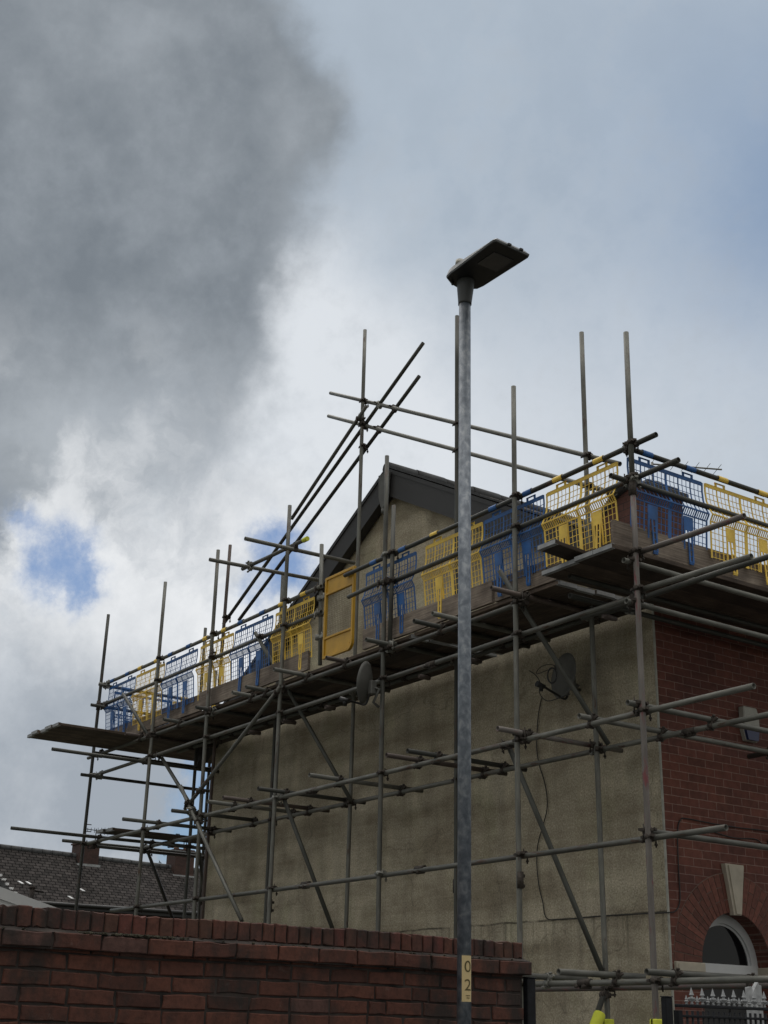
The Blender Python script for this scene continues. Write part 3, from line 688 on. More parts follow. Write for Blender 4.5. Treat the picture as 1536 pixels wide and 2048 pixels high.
# tubes that run past the corner and stick out over the garden
tube('ledger', (1.02, YS + .05, 5.41), at(1489, 1031.7, 1, YS + .05), M_RED)
tube('ledger', (1.02, YS + .05, 5.08), at(1503, 1112.6, 1, YS + .05), M_TUBE)
a = at(1400, 1155, 2, 5.10); tube('transom', (a.x - 1.4, a.y, 5.085), (a.x + 1.7, a.y, 5.085), M_TUBED)
a = at(1497, 1511, 2, 4.12); tube('transom', (a.x, a.y, 4.11), (a.x + 1.4, a.y, 4.11), M_TUBED)
# front face: runs along y at x = XF_
XL = 1.03
for z, p in ((ZT - .015, (1254, 886)), (ZM - .015, (1221, 947)), (Z1 - .005, (1247, 1116)), (Z2 - .06, (1252, 1192)), (Z3 + .06, (1255, 1401)), (Z4 + .055, (1292, 1656))):
    y0 = at(*p, 0, XL).y; tube('guard_rail' if z > 6 else 'ledger', (XL, y0, z), (XL, 4.6, z), M_TUBED if z > 6 else M_TUBE)
for y in (1.6, 4.0): tube('standard', (XF_, y, .02), (XF_, y, 7.2), M_TUBE)
tube('ledger', (.45, -1.41, Z3 + .05), (.45, 4.5, Z3 + .05), M_TUBE)
# inner board bearers under the front deck
tube('ledger', (.15, -1.2, Z1 - .06), (.15, 4.5, Z1 - .06), M_TUBED)
# transoms: short tubes lying on the two ledgers
def trans(z, a, b=None, yb=None, m=M_TUBE):
    A = at(*a, 2, z); yb = at(*b, 2, z).y if b else yb
    return tube('transom', (A.x, A.y, z), (A.x, yb, z), m)
z = Z3 + .05
for a, b, m in (((415.5, 1603), (625, 1627.5), M_TUBE), ((446, 1595), (657.6, 1621.7), M_BROWN), ((516, 1577), (737, 1603.8), M_TUBED), ((618.7, 1550), (845.5, 1581.8), M_TUBE), ((772.7, 1510), (1005, 1549), M_BROWN),
                ((815, 1501.5), (1048.8, 1540), M_TUBED), ((995, 1457), (1237.6, 1502.5), M_RED), ((245.4, 1638), (463.8, 1661.8), M_TUBED), ((343.6, 1621), (520, 1640), M_TUBED), ((22, 1656), (420, 1687), M_TUBED), ((125, 1681), (430, 1707), M_TUBED)): trans(z, a, b, None, m)
z = Z1 + .05
for a in ((827.7, 1241.8), (865, 1227), (982.3, 1176), (732, 1279), (652.5, 1315.5), (547.6, 1338.5), (491.7, 1373.7), (464.6, 1384.8), (391.8, 1414.3), (326.7, 1438.5), (250.5, 1467)): trans(z, a, None, -.12, random.choice((M_TUBE, M_TUBED, M_BROWN)))
z = Z2 + .05
for a in ((591, 1445.8), (520.5, 1466.8), (669.5, 1417), (857, 1356), (958, 1323), (1226.4, 1237)):
    A = at(*a, 2, z - .1); tube('transom', (A.x, -1.18, z - .1), (A.x, min(A.y, -.06), z - .1), M_BROWN)
trans(5.40, (1139, 1152), None, 1.5, M_TUBED)
for a, b in (((1117, 1943.7), (1310, 1953)), ((1293, 1943.7), (1600, 1956)), ((1040, 1951), (1185, 1958))): trans(Z5 + .05, a, b)
for a, b, zz in (((104, 1498), (440, 1543), 4.98), ((162, 1549), (440, 1588), 4.98)): trans(zz, a, b, None, M_TUBED)
for z, y0, y1 in ((6.35, -1.4, 2.5), (6.03, -1.5, 2.5), (Z1 + .0, -1.4, 2.5), (Z3 - .05, -1.2, 2.5)): tube('guard_rail' if z > 6 else 'ledger', (-9.98, y0, z), (-9.98, y1, z), M_TUBED)
tube('ledger', (-9.05, -.6, Z3 - .05), (-9.05, 2.5, Z3 - .05), M_TUBED)
# tall outrigger frame above the platform, roof edge rails
a, b = at(490, 1077, 0, -4.36), at(708.4, 1126, 0, -4.36); tube('transom', a, b, M_TUBE)
a, b = at(419, 1119, 0, -5.45), at(640, 1161, 0, -5.45); tube('transom', a, b, M_TUBE)
o = tube('guard_rail', at(485, 1138, 1, -1.42), at(614, 1077.5, 1, -1.42), M_TUBE)
bm = BM(); q = at(614, 1077.5, 1, -1.42); q0 = at(607, 1081, 1, -1.42); cyl(bm, q0, q + (q - q0) * .15, .029, None, 14); c = link('end_cap', bm, M_FOAM, o); c.matrix_basis = o.matrix_basis.inverted()
YV = YIL
for a, b, m, y in (((733, 812), (583.4, 1037.5), M_TUBE, YV - .11), ((846.5, 686), (447, 1248), M_TUBED, YV), ((838.6, 752.3), (478, 1240), M_TUBED, YV + .03), ((661, 786), (1240, 928), M_TUBE, YV), ((657, 832), (1231, 987), M_TUBE, YV)): tube('raking_rail', at(*a, 1, y), at(*b, 1, y), m)
# diagonal braces
YB = YS - .05
def brace(a, ya, b, yb, m=M_TUBE): tube('brace', at(*a, 1, ya), at(*b, 1, yb), m)
brace((246, 1388), YB, (297, 1472), YB, M_TUBED); brace((322, 1513), YL + .06, (400, 1640), YL + .06, M_TUBED); brace((361, 1572), YB, (484, 1842), YB)
brace((510, 1264.7), YB, (702, 1601), YI - .05, M_TUBED); brace((562, 1372), YB, (370, 1618), YB); brace((999, 1141), YB, (1217, 1489), YI - .05, M_TUBED)
brace((1014, 1484), YL + .05, (1207, 1950), YI - .05, M_TUBED); brace((562, 1582), YL + .05, (672, 1876), YI - .2, M_TUBED)
brace((290, 1688), YIL + .03, (346, 1840), YIL + .6, M_TUBED); brace((398, 1700), -.2, (408, 1790), .3, M_TUBED)
brace((1207, 1990), YI - .05, (1150, 2160), YI - .5, M_TUBED)

# couplers wherever two tubes cross closely
def closest(p1, q1, p2, q2):
    d1, d2, r = q1 - p1, q2 - p2, p1 - p2; a, e, f = d1.dot(d1), d2.dot(d2), d2.dot(r); c, b = d1.dot(r), d1.dot(d2); den = a * e - b * b
    if den < 1e-6 * a * e: return None
    s_ = max(0, min(1, (b * f - c * e) / den)); t_ = max(0, min(1, (b * s_ + f) / e)); s_ = max(0, min(1, (b * t_ - c) / a))
    return p1 + d1 * s_, p2 + d2 * t_
nco = 0
for i in range(len(TUBES)):
    for j in range(i + 1, len(TUBES)):
        oa, a0, a1, _ = TUBES[i]; ob, b0, b1, _ = TUBES[j]
        c = closest(a0, a1, b0, b1)
        if not c: continue
        pa, pb = c; d = (pa - pb).length
        da, db = (a1 - a0).normalized(), (b1 - b0).normalized()
        if d < .085 and abs(da.dot(db)) < .93 and pa.z > 1.2:
            own, z_, x_, n_ = (oa, da, db, pb - pa)
            if abs(db.z) > abs(da.z): own, z_, x_, n_ = (ob, db, da, pa - pb)
            if n_.length < .02: n_ = da.cross(db)
            if z_.z < 0: z_ = -z_
            if abs(z_.z) < .5:      # ledger with transom on it: keep the bolts hanging down
                n_ = Vector((0, 0, -1)); z_ = x_
            place_coupler(own, (pa + pb) / 2, z_, x_, n_, CME if random.random() < .85 else CME2); nco += 1
print('couplers', nco)
byx = {}
for o, a, b, _ in TUBES:
    byx.setdefault(o.name.split('.')[0], []).append((o, a, b))
def own_near(p, kind='standard'):
    best = None
    for o, a, b in byx[kind]:
        d = (b - a); t = max(0, min(1, (p - a).dot(d) / d.dot(d))); q = a + d * t
        if best is None or (q - p).length < best[0]: best = ((q - p).length, o, q, d)
    return best
for px, py, y, k in ((1043, 1760, YS, 'standard'), (537.5, 1812, YS, 'standard'), (912, 1772, YI, 'standard'), (194, 1412, YS, 'standard'), (424.5, 1308, YS, 'standard'), (1267, 975, YS, 'standard'), (628, 1564, YL, 'ledger'), (612, 1770, YL, 'ledger'), (841, 1731, YL, 'ledger'), (1018, 1484, YL, 'ledger'), (1379, 1457, YIL, 'ledger'), (864, 1321, YL, 'ledger'), (1170, 1946, YL, 'ledger')):
    _, o, q, d = own_near(at(px, py, 1, y), k); sleeve(o, q, d)

# toe boards: part of the scaffold
def toeboard(p0, p1, th, h=.222, z=5.462):
    p0, p1 = Vector(p0), Vector(p1); d = p1 - p0; n = Vector((-d.y, d.x)).normalized() * th
    ln = d.length; bm = BM(); K = max(2, int(ln / .35)); prev = None
    for k in range(K + 1):
        q = p0 + d * k / K; e = random.uniform(-1, 1) * .003
        ring = [bm.verts.new((q.x, q.y, z + e)), bm.verts.new((q.x + n.x, q.y + n.y, z + e)), bm.verts.new((q.x + n.x, q.y + n.y, z + h + e)), bm.verts.new((q.x, q.y, z + h + e))]
        if prev:
            for i in range(4): bm.faces.new((prev[i], prev[(i + 1) % 4], ring[(i + 1) % 4], ring[i]))
        else: bm.faces.new(ring)
        prev = ring
    bm.faces.new(prev)
    o = link('toe_board', bm, M_TOE, scaf); return o
YT = -1.222
toeboard((-9.9, YT), (-6.95, YT), .036); toeboard((-6.92, YT - .04), (-4.22, YT - .04), .036); toeboard((-3.12, YT - .02), (-.9, YT - .02), .036); toeboard((-.88, YT), (.93, YT), .036)
XT = 1.0
def toey(x, y0, y1, z=5.462, m=M_TOE):
    bm = BM(); box(bm, (0, 0, 0), (y1 - y0, .036, .224), 0, .003); o = link('toe_board', bm, m, scaf)
    o.location = (x + .036, y0, z); o.rotation_euler = (0, 0, math.pi / 2); return o
toey(XT - .03, -1.47, 1.9); toey(XT - .03, 1.92, 5.0); toey(-9.96, -1.2, 2.4)

# ------------------------------------------------------------------ deck boards (each lies loose on the transoms)
NB = [0]
def board(p, ln, ang, label, group='scaffold boards of the working platform', w=.222, th=.038):
    t = thing('scaffold_board', label, 'scaffold board', p, group, ang); t.rotation_euler = (0, 0, ang)
    bm = BM(); box(bm, (0, -w / 2, 0), (ln, w / 2, th), 0, .004); link('plank', bm, M_BOARD, t)
    for x0 in (-.003, ln - .035):
        bm = BM(); e = .0025
        for lo, hi in (((x0, -w / 2 - e, -e), (x0 + .038, w / 2 + e, 0 - .0002)), ((x0, -w / 2 - e, th + .0002), (x0 + .038, w / 2 + e, th + e))): box(bm, lo, hi)
        xx = x0 if x0 < 0 else ln; box(bm, (xx, -w / 2 - e, -e), (xx + .003, w / 2 + e, th + e))
        link('end_band', bm, M_LEAD, t)
    return t
ORD = ['outermost', 'second', 'third', 'fourth', 'innermost']
ZD = Z1 + .05 + TR + .003
for r_, yc in enumerate((-1.10, -.868, -.636, -.404, -.172)):
    for sname, x0, x1 in (('rear third', -8.84, -5.62), ('middle', -5.6, -2.22), ('front third', -2.2, .06)):
        board((x0 + random.uniform(-.02, .02), yc, ZD + random.uniform(0, .004)), x1 - x0 - .04, 0, '%s gable deck board counted from the guard rail, %s of the platform' % (ORD[r_], sname))
for r_, xc in enumerate((.92, .69, .46, .23)):
    board((xc, -1.50 + random.uniform(-.03, .03), ZD + .0), 3.9, math.pi / 2, 'weathered deck board of the brick front platform, %s from its guard rail' % ('nearest', 'second', 'third', 'farthest')[r_])
for r_, xc in enumerate((-9.86, -9.63, -9.40, -9.17, -8.95)):
    board((xc, -2.44 + (0.03, .0, .05, .02, .04)[r_], ZD + .045 if r_ > 4 else ZD), 3.9, math.pi / 2, 'dark plank overhanging the rear end of the platform, %s from the far rail' % ('first', 'second', 'third', 'fourth', 'fifth')[r_])
board((.46, -1.74, ZD + .12), 1.1, math.pi / 2, 'short loose board poking out over the toe board near the corner', None).rotation_euler = (0, R(4), math.pi / 2)
for k, xc in enumerate((-9.30, -9.07)):
    A = at(199.7, 1661, 2, 4.16); board((A.x + .23 * k, A.y + .04 * k, Z3 + .05 + TR + .003), 2.4, math.pi / 2, 'dark board lying low on the rear left bay, %s the wall' % ('away from', 'nearer to')[k], 'boards on the lower rear lift')
bm_ = None

# ------------------------------------------------------------------ brick guards (plastic mesh panels hung from the rail)
def strip(bm, pts, wdir, half, nrm, th=.005):
    """flat bar following pts, half-width along wdir, thickness along nrm"""
    prev = None; wdir = Vector(wdir); 
    for i, p in enumerate(pts):
        p = Vector(p); n = Vector(nrm[i] if isinstance(nrm, list) else nrm)
        ring = [bm.verts.new(p + wdir * s1 * half + n * s2 * th / 2) for s1, s2 in ((-1, -1), (1, -1), (1, 1), (-1, 1))]
        if prev:
            for k in range(4): bm.faces.new((prev[k], prev[(k + 1) % 4], ring[(k + 1) % 4], ring[k]))
        else: bm.faces.new(ring)
        prev = ring
    bm.faces.new(prev)
GW = .955
# profile: (outward w, z below rail centre)
UPP = [(.0, -.075), (-.004, -.16), (.004, -.25), (.028, -.33), (.062, -.395)]
LOWP = [(.030, -.455), (.022, -.56), (.014, -.68), (.008, -.80)]
def prof(P, z):
    for a, b in zip(P, P[1:]):
        if b[1] <= z <= a[1]: t = (z - a[1]) / (b[1] - a[1]); return a[0] + (b[0] - a[0]) * t
    return P[-1][0]
def V3(u, wz): return Vector((u, wz[0], wz[1]))
def guard_meshes(mat):
    X = Vector((1, 0, 0)); Nn = Vector((0, 1, 0)); out = []
    bm = BM()
    strip(bm, [(.02, 0, -.088), (GW - .02, 0, -.088)], (0, 0, 1), .019, Nn, .007)         # top bar
    NB_ = 6; ribs = [.014 + (GW - .028) * k / NB_ for k in range(NB_ + 1)]
    for k, u in enumerate(ribs):
        hw = {0: .009, NB_: .009, NB_ // 2: .013}.get(k, .006); strip(bm, [V3(u, p) for p in UPP], X, hw, Nn, .006)
        if k < NB_:
            for q in (1, 2): strip(bm, [V3(u + (ribs[1] - ribs[0]) * q / 3, p) for p in UPP], X, .0024, Nn, .004)
    for k in range(1, 6):
        z = -.107 - .0575 * k; strip(bm, [(ribs[0], prof(UPP, z), z), (ribs[NB_], prof(UPP, z), z)], (0, 0, 1), .0024, Nn, .004)
    strip(bm, [V3(ribs[0] - .006, UPP[-1]), V3(ribs[NB_] + .006, UPP[-1])], (0, 0, 1), .007, Nn, .008)
    out.append(('upper_mesh', bm))
    bm = BM()
    a, b = Vector(UPP[-1] + (0,)), Vector(LOWP[0] + (0,))
    for k in range(37):
        u = ribs[0] + (ribs[NB_] - ribs[0]) * k / 36; hw = .013 if k == 18 else (.008 if k % 6 == 0 else .0042)
        strip(bm, [V3(u, (.062, -.40)), V3(u, (.030, -.452))], X, hw, Nn, .006)
    strip(bm, [V3(ribs[0], (.030, -.456)), V3(ribs[NB_], (.030, -.456))], (0, 0, 1), .006, Nn, .008)
    out.append(('ribbed_ledge', bm))
    bm = BM()
    TG = ((.19, .31), (.63, .75))
    for k, u in enumerate(ribs): strip(bm, [V3(u, p) for p in LOWP], X, {0: .009, NB_: .009, NB_ // 2: .02}.get(k, .006), Nn, .006)
    for k in range(NB_):
        for q in (1, 2):
            u = ribs[k] + (ribs[1] - ribs[0]) * q / 3
            if not any(t0 < u < t1 for t0, t1 in TG): strip(bm, [V3(u, p) for p in LOWP], X, .0024, Nn, .004)
    for k in range(6):
        z = -.50 - .0575 * k
        xs = [ribs[0]] + [v for t0, t1 in TG for v in (t0, t1)] + [ribs[NB_]]
        for q in range(0, len(xs), 2): strip(bm, [(xs[q], prof(LOWP, z), z), (xs[q + 1], prof(LOWP, z), z)], (0, 0, 1), .0024, Nn, .004)
    out.append(('lower_mesh', bm))
    for t0, t1 in TG:
        bm = BM(); uc = (t0 + t1) / 2
        strip(bm, [(uc, .030, -.47), (uc, .026, -.60)], X, .058, Nn, .007)
        strip(bm, [(t0 + .008, .026, -.595), (t0 + .008, .01, -.80)], X, .008, Nn, .007)
        strip(bm, [(t1 - .012, .026, -.595), (t1 - .012, .01, -.80)], X, .009, Nn, .007)
        for du in (-.021, .021): strip(bm, [(uc - .012 + du, .027, -.595), (uc - .012 + du, .034, -.80), (uc - .012 + du, .036, -.90)], X, .008, Nn, .008)
        for z in (-.66, -.72, -.78, -.84): strip(bm, [(uc - .035, .031, z), (uc + .012, .031, z)], (0, 0, 1), .004, Nn, .006)
        strip(bm, [(uc - .012, .036, -.885), (uc - .012, .03, -.915)], X, .026, Nn, .009)
        out.append(('toe_hook', bm))
    for uc in (.20, .74):
        bm = BM()
        for du in (-.055, .055): strip(bm, [(uc + du, .0, -.075), (uc + du, .0, -.03)], X, .013, Nn, .007)
        strip(bm, [(uc - .068, 0, -.036), (uc + .068, 0, -.036)], (0, 0, 1), .006, Nn, .008)
        n = 12; prev = None
        for k in range(n + 1):
            a = -math.pi * .62 + 2 * math.pi * .74 * k / n; q = [Vector((uc + s * .06, .029 * math.sin(a) + .032, .029 * math.cos(a))) for s in (-1, 1)]
            q2 = [Vector((uc + s * .06, .0255 * math.sin(a) + .032, .0255 * math.cos(a))) for s in (-1, 1)]
            ring = [bm.verts.new(v) for v in (q[0], q[1], q2[1], q2[0])]
            if prev:
                for i in range(4): bm.faces.new((prev[i], prev[(i + 1) % 4], ring[(i + 1) % 4], ring[i]))
            prev = ring
        out.append(('rail_clip', bm))
    res = []
    for nm, b in out:
        me = bpy.data.meshes.new(nm); bmesh.ops.recalc_face_normals(b, faces=b.faces[:]); b.to_mesh(me); b.free(); me.materials.append(mat); res.append((nm, me))
    return res
GM = {'yellow': guard_meshes(M_YEL), 'blue': guard_meshes(M_BLU)}
def guard(col, p, ang, label, sx=1.0, tilt=0.0):
    t = thing('brick_guard', label, 'brick guard', p, 'plastic mesh guards hung along the top rail'); t.rotation_euler = (random.uniform(-.05, .03), random.uniform(-.006, .006), ang); t.scale = (sx, 1, 1)
    for nm, me in GM[col]:
        o = bpy.data.objects.new(nm, me); COL.objects.link(o); o.parent = t
    return t
# local +x along the rail, local +y outward.  On the gable face outward = -Y: rotate by 180 deg, origin at the right-hand end
YG = YL + .032
for col, x0, x1, lab in (('blue', -10.0, -9.06, 'blue plastic mesh guard at the far rear end of the gable rail'),
                         ('yellow', -9.04, -8.10, 'yellow plastic mesh guard second from the rear end, under the second standard'),
                         ('blue', -8.07, -7.11, 'blue plastic mesh guard between the second and third standards from the rear'),
                         ('yellow', -7.04, -6.12, 'yellow plastic mesh guard just in front of the third standard from the rear'),
                         ('blue', -6.09, -5.12, 'blue plastic mesh guard crossed by the upper end of a diagonal brace'),
                         ('yellow', -5.07, -4.17, 'yellow plastic mesh guard hanging left of the yellow safety gate'),
                         ('blue', -3.11, -2.15, 'blue plastic mesh guard right of the safety gate, crossed by a paired standard'),
                         ('yellow', -2.0, -1.04, 'yellow plastic mesh guard partly hidden behind the lamp column'),
                         ('blue', -1.03, -.12, 'blue plastic mesh guard right of the lamp column, crossed by a standard'),
                         ('yellow', -.10, .86, 'yellow plastic mesh guard nearest the house corner, above the loose short board')):
    guard(col, (x1, YG, ZT), math.pi, lab, (x1 - x0) / GW, random.uniform(-.012, .012))
XG = XL - .032
for col, y0, lab in (('blue', -1.27, 'blue plastic mesh guard at the corner end of the brick front rail'), ('yellow', -.31, 'yellow plastic mesh guard on the brick front, reaching the right edge'),
                     ('yellow', .64, 'yellow plastic mesh guard on the brick front beyond the right edge'), ('blue', 1.62, 'blue plastic mesh guard far along the brick front rail')):
    guard(col, (XG, y0 + GW, ZT - .015), -math.pi / 2, lab)
for col, y0, lab in (('blue', -1.17, 'blue plastic mesh guard on the return rail across the rear end'), ('yellow', -.2, 'yellow plastic mesh guard on the rear return rail behind the blue one'), ('blue', .77, 'blue plastic mesh guard far along the rear return rail')):
    guard(col, (-9.98 + .032, y0, 6.35), math.pi / 2, lab)

# safety gate
gx0, gx1 = xat(657.6, 1149.6, -1.20), xat(715, 1137.7, -1.20)
gt = thing('safety_gate', 'yellow framed scaffold gate with solid end panels and a mesh middle', 'safety gate', (gx0, -1.23, 5.52))
gw = gx1 - gx0; gh = .965
bm = BM(); b_ = .032
def rr(z0, z1, x0, x1, y0=-.018, y1=.018): box(bm, (x0, y0, z0), (x1, y1, z1), 0, .003)
rr(0, gh, 0, b_); rr(gh - b_, gh, b_ + .0005, gw - b_ - .0005); rr(0, b_, b_ + .0005, gw - .09); rr(.10, gh, gw - b_, gw)
for k in range(5):
    a0, a1 = math.pi / 2 * k / 5, math.pi / 2 * (k + 1) / 5; c = (gw - .1, .1)
    P = [(c[0] + r_ * math.sin(a), c[1] - r_ * math.cos(a)) for a, r_ in ((a0, .1), (a1, .1), (a1, .068), (a0, .068))]
    prism(bm, [(p[0], -.018, p[1]) for p in P], (0, .036, 0))
rr(.225, .25, b_ + .0005, gw - b_ - .0005); rr(gh - .215, gh - .19, b_ + .0005, gw - b_ - .0005)
link('gate_frame', bm, M_GATE, gt)
bm = BM(); box(bm, (b_, -.004, b_), (gw - .068, .004, .225)); box(bm, (gw - .068, -.004, .09), (gw - b_, .004, .225)); link('lower_panel', bm, M_GATE, gt)
bm = BM(); box(bm, (b_, -.004, gh - .19), (gw - b_, .004, gh - b_)); link('upper_panel', bm, M_GATE, gt)
bm = BM()
n = 16
for k in range(1, n): x = b_ + (gw - 2 * b_) * k / n; box(bm, (x - .0009, -.0015, .25), (x + .0009, .0015, gh - .215))
for k in range(1, 20): z = .25 + (gh - .465) * k / 20; box(bm, (b_, -.004, z - .0009), (gw - b_, -.0016, z + .0009))
link('wire_mesh', bm, simple('gate_mesh_wire', (.20, .18, .11), .6, .3, .1, 10), gt)
for z in (.29, .76):
    bm = BM(); box(bm, (-.11, -.012, z - .02), (-.0005, .012, z + .02), 0, .003); cyl(bm, (-.05, 0, z - .045), (-.05, 0, z + .05), .012); cyl(bm, (-.13, .0, z - .03), (-.13, 0, z + .03), .034, None, 12); link('hinge', bm, M_CLAMPG, gt)

# foam sleeves on the tube ends low down
def foam(p, d, ln, label):
    p = Vector(p); d = Vector(d).normalized(); bm = BM(); u, w, _ = frame(d); seg = 20; rings = []
    for q, r_ in ((p, .027), (p, .047), (p + d * .012, .051), (p + d * ln, .051), (p + d * ln, .027)):
        rings.append([bm.verts.new(q + (u * math.cos(R(10 + 340 * k / (seg - 1))) + w * math.sin(R(10 + 340 * k / (seg - 1)))) * r_) for k in range(seg)])
    for a, b in zip(rings, rings[1:]):
        for k in range(seg - 1): f = bm.faces.new((a[k], a[k + 1], b[k + 1], b[k])); f.smooth = True
    o = link('foam_sleeve', bm, M_FOAM); tag(o, label, 'foam sleeve', 'fluorescent foam sleeves round the scaffold feet'); return o
sA = at(1216, 2038, 1, YI); sB = at(1313, 2038, 1, YS)
foam(sA, (0, 0, -1), 1.6, 'lime yellow foam sleeve on the upright left of the gate post, behind the slanted one'); foam(sB, (0, 0, -1), 1.6, 'lime yellow foam sleeve on the corner standard beside the black gate post')
bA = at(1200, 2027, 1, YI - .17); bB = at(1150, 2160, 1, YI - .5); foam(bA, bB - bA, 1.2, 'slanted lime yellow foam sleeve round the foot of a diagonal brace')

# ------------------------------------------------------------------ garden wall of old bricks
XW = 2.6
wall = thing('garden_wall', 'old red brick garden wall with brick on edge coping and dark stains', 'wall', (XW, -3.88, 0))
Y1 = -3.88
bm = BM(); colr = bm.loops.layers.float_color.new('Col')
def brick(bm, y0, y1, z0, z1, x, depth=.05, col=None, j=.0025, ends=False):
    """one worn brick: front face inset with chamfered, slightly wandering edges"""
    c = col or oldcol(); e = .0045
    def jit(): return random.uniform(-j, j)
    n = 3; fr, ou, bk = [], [], []
    ring = []
    for k in range(n): ring.append((y0 + (y1 - y0) * k / n, z0))
    ring.append((y1, z0)); ring.append((y1, (z0 + z1) / 2))
    for k in range(n): ring.append((y1 - (y1 - y0) * k / n, z1))
    ring.append((y0, z1)); ring.append((y0, (z0 + z1) / 2))
    cy, cz = (y0 + y1) / 2, (z0 + z1) / 2; tx = random.uniform(-.002, .003)
    for (y, z) in ring:
        dy, dz = jit(), jit(); yy, zz = y + dy, z + dz + noise.noise(Vector((y * 1.1, z0 * .6, 3))) * .010
        if random.random() < .10: yy += (cy - yy) * .05; zz += (cz - zz) * .14
        iy = yy + (e if y < cy - .3 * (y1 - y0) else (-e if y > cy + .3 * (y1 - y0) else 0)); iz = zz + (e if z < cz - .001 else (-e if z > cz + .001 else 0))
        fr.append(bm.verts.new((x + tx + random.uniform(-.0008, .0008), iy, iz))); ou.append(bm.verts.new((x + tx - .005, yy, zz))); bk.append(bm.verts.new((x - depth, yy, zz)))
    fs = [bm.faces.new(fr)]; m = len(ring)
    for k in range(m):
        q = (k + 1) % m; fs.append(bm.faces.new((fr[k], fr[q], ou[q], ou[k]))); fs.append(bm.faces.new((ou[k], ou[q], bk[q], bk[k])))
    for f in fs:
        for l in f.loops: l[colr] = c
def oldcol(k=1.0):
    t = random.random(); a, b = Vector((.078, .028, .019)), Vector((.112, .040, .025))
    c = a * (1 - t) + b * t
    if random.random() < .08: c = Vector((.085, .042, .034))
    if random.random() < .08: c = c * .7
    c = c * random.uniform(.9, 1.1) * k; return (c.x, c.y, c.z, 1)
CH = .0735; ZTOP = 2.09; ZSC = 1.985
# courses below the string course
z = ZSC - .012 - CH; ci = 0; zc_ = z
while z > -.1:
    y = Y1 - .002 - random.uniform(0, .02) * (ci % 3); first = True
    pat = 0
    while y > -14:
        if first: w = (.235, .112, .17)[ci % 3]; first = False
        else: w = random.choice((.232, .232, .235, .228, .112, .232, .225, .14)) if y > -9 else .235
        g = random.uniform(.007, .013)
        k = 1.0 if ci > 0 else 1.05
        brick(bm, y - w + g, y, z + .004, z + CH - random.uniform(.004, .007), XW, .06, oldcol(k), .003 if ci > 1 else .0018)
        y -= w
    z -= CH; ci += 1
# end face bricks
z = ZSC - .012 - CH
link('brickwork', bm, M_BRICKS, wall).location = (-XW, 3.88, 0)
bm = BM(); colr = bm.loops.layers.float_color.new('Col')
y = Y1 + .035
while y > -14:
    w = .235; brick(bm, y - w + .008, y, ZSC - .068, ZSC + .002, XW + .034, .10, oldcol(1.05), .0024); y -= w
link('string_course', bm, M_BRICKS, wall).location = (-XW, 3.88, 0)
bm = BM(); colr = bm.loops.layers.float_color.new('Col')
y = Y1
while y > -14:
    w = .0702; hz = random.uniform(-.003, .003); tl = oldcol(1.12)
    tl = (.098 * random.uniform(.85, 1.12), .037 * random.uniform(.9, 1.08), .026, 1)
    brick(bm, y - w + random.uniform(.004, .008), y, ZSC + .016, ZTOP + hz, XW - .004 + random.uniform(-.003, .003), .225, tl, .0024)
    y -= w
link('coping', bm, M_BRICKS, wall).location = (-XW, 3.88, 0)
bm = BM()
box(bm, (XW - .21, -14, -.1), (XW - .0065, Y1 - .008, ZSC - .07)); box(bm, (XW - .2, -14, ZSC - .0695), (XW + .022, Y1 + .028, ZSC + .001)); box(bm, (XW - .215, -14, ZSC + .0015), (XW - .014, Y1 - .008, ZTOP - .012))
prism(bm, [(XW - .018, Y1 + .004, ZSC + .002), (XW + .028, Y1 + .03, ZSC + .002), (XW - .018, Y1 + .004, ZSC + .022)], (0, -10.2, 0))
bmesh.ops.translate(bm, verts=bm.verts[:], vec=(-XW, 3.88, 0))
link('mortar', bm, M_MORTAR, wall)
bm = BM(); random.seed(11)                                      # moss tufts and crumbs of mortar along the ledge
for k in range(170):
    y = random.uniform(-7.2, Y1); 
    if k < 90: y = random.gauss(-6.25, .12)
    r_ = random.uniform(.004, .012) if k < 90 else random.uniform(.003, .007); c = Vector((XW + random.uniform(.0, .03), y, ZSC + .008))
    mt = bmesh.ops.create_icosphere(bm, subdivisions=1, radius=r_, matrix=Matrix.Translation(c) @ Matrix.Diagonal((1, 1.3, .8, 1)))
    for v in mt['verts']: v.co += Vector([random.uniform(-1, 1) * r_ * .3 for _ in range(3)])
bmesh.ops.translate(bm, verts=bm.verts[:], vec=(-XW, 3.88, 0))
link('moss_and_crumbs', bm, simple('mossy_dirt', (.035, .032, .02), .95, 0, .5, 50), wall)

# gate posts, railings
def gpost(y0, y1, ztop, label):
    t = thing('gate_post', label, 'gate post', (XW, (y0 + y1) / 2, 0)); bm = BM(); h = (y1 - y0) / 2
    box(bm, (-h * .7, -h, 0), (h * .7, h, ztop), 0, .004); link('shaft', bm, M_IRON, t)
    bm = BM(); box(bm, (-h * .7 - .003, -h - .003, ztop + .0005), (h * .7 + .003, h + .003, ztop + .006), 0, .002); link('cap', bm, M_IRON, t)
gpost(-3.87, -3.81, 1.90, 'black painted steel gate post against the end of the garden wall'); gpost(-2.795, -2.735, 1.835, 'black chipped gate post beside the spiked railings')
rl = thing('railing', 'black iron railings topped with silver spear finials at the lower right', 'railing', (XW, -2.69, 0))
bm = BM(); ZR = 1.80
box(bm, (-.012, 0, ZR - .018), (.012, 3.2, ZR), 0, .003); box(bm, (-.01, 0.04, ZR - .075), (.01, 3.2, ZR - .06), 0, .003); box(bm, (-.015, .04, .12), (.015, 3.2, .16), 0, .003)
box(bm, (-.02, -.001, 0), (.02, .035, ZR - .036)); link('rails', bm, M_IRON, rl)
dy = (at(1466, 1973, 0, XW).y - at(1382, 1973, 0, XW).y) / 4
y0 = at(1382, 1973, 0, XW).y + 2.69
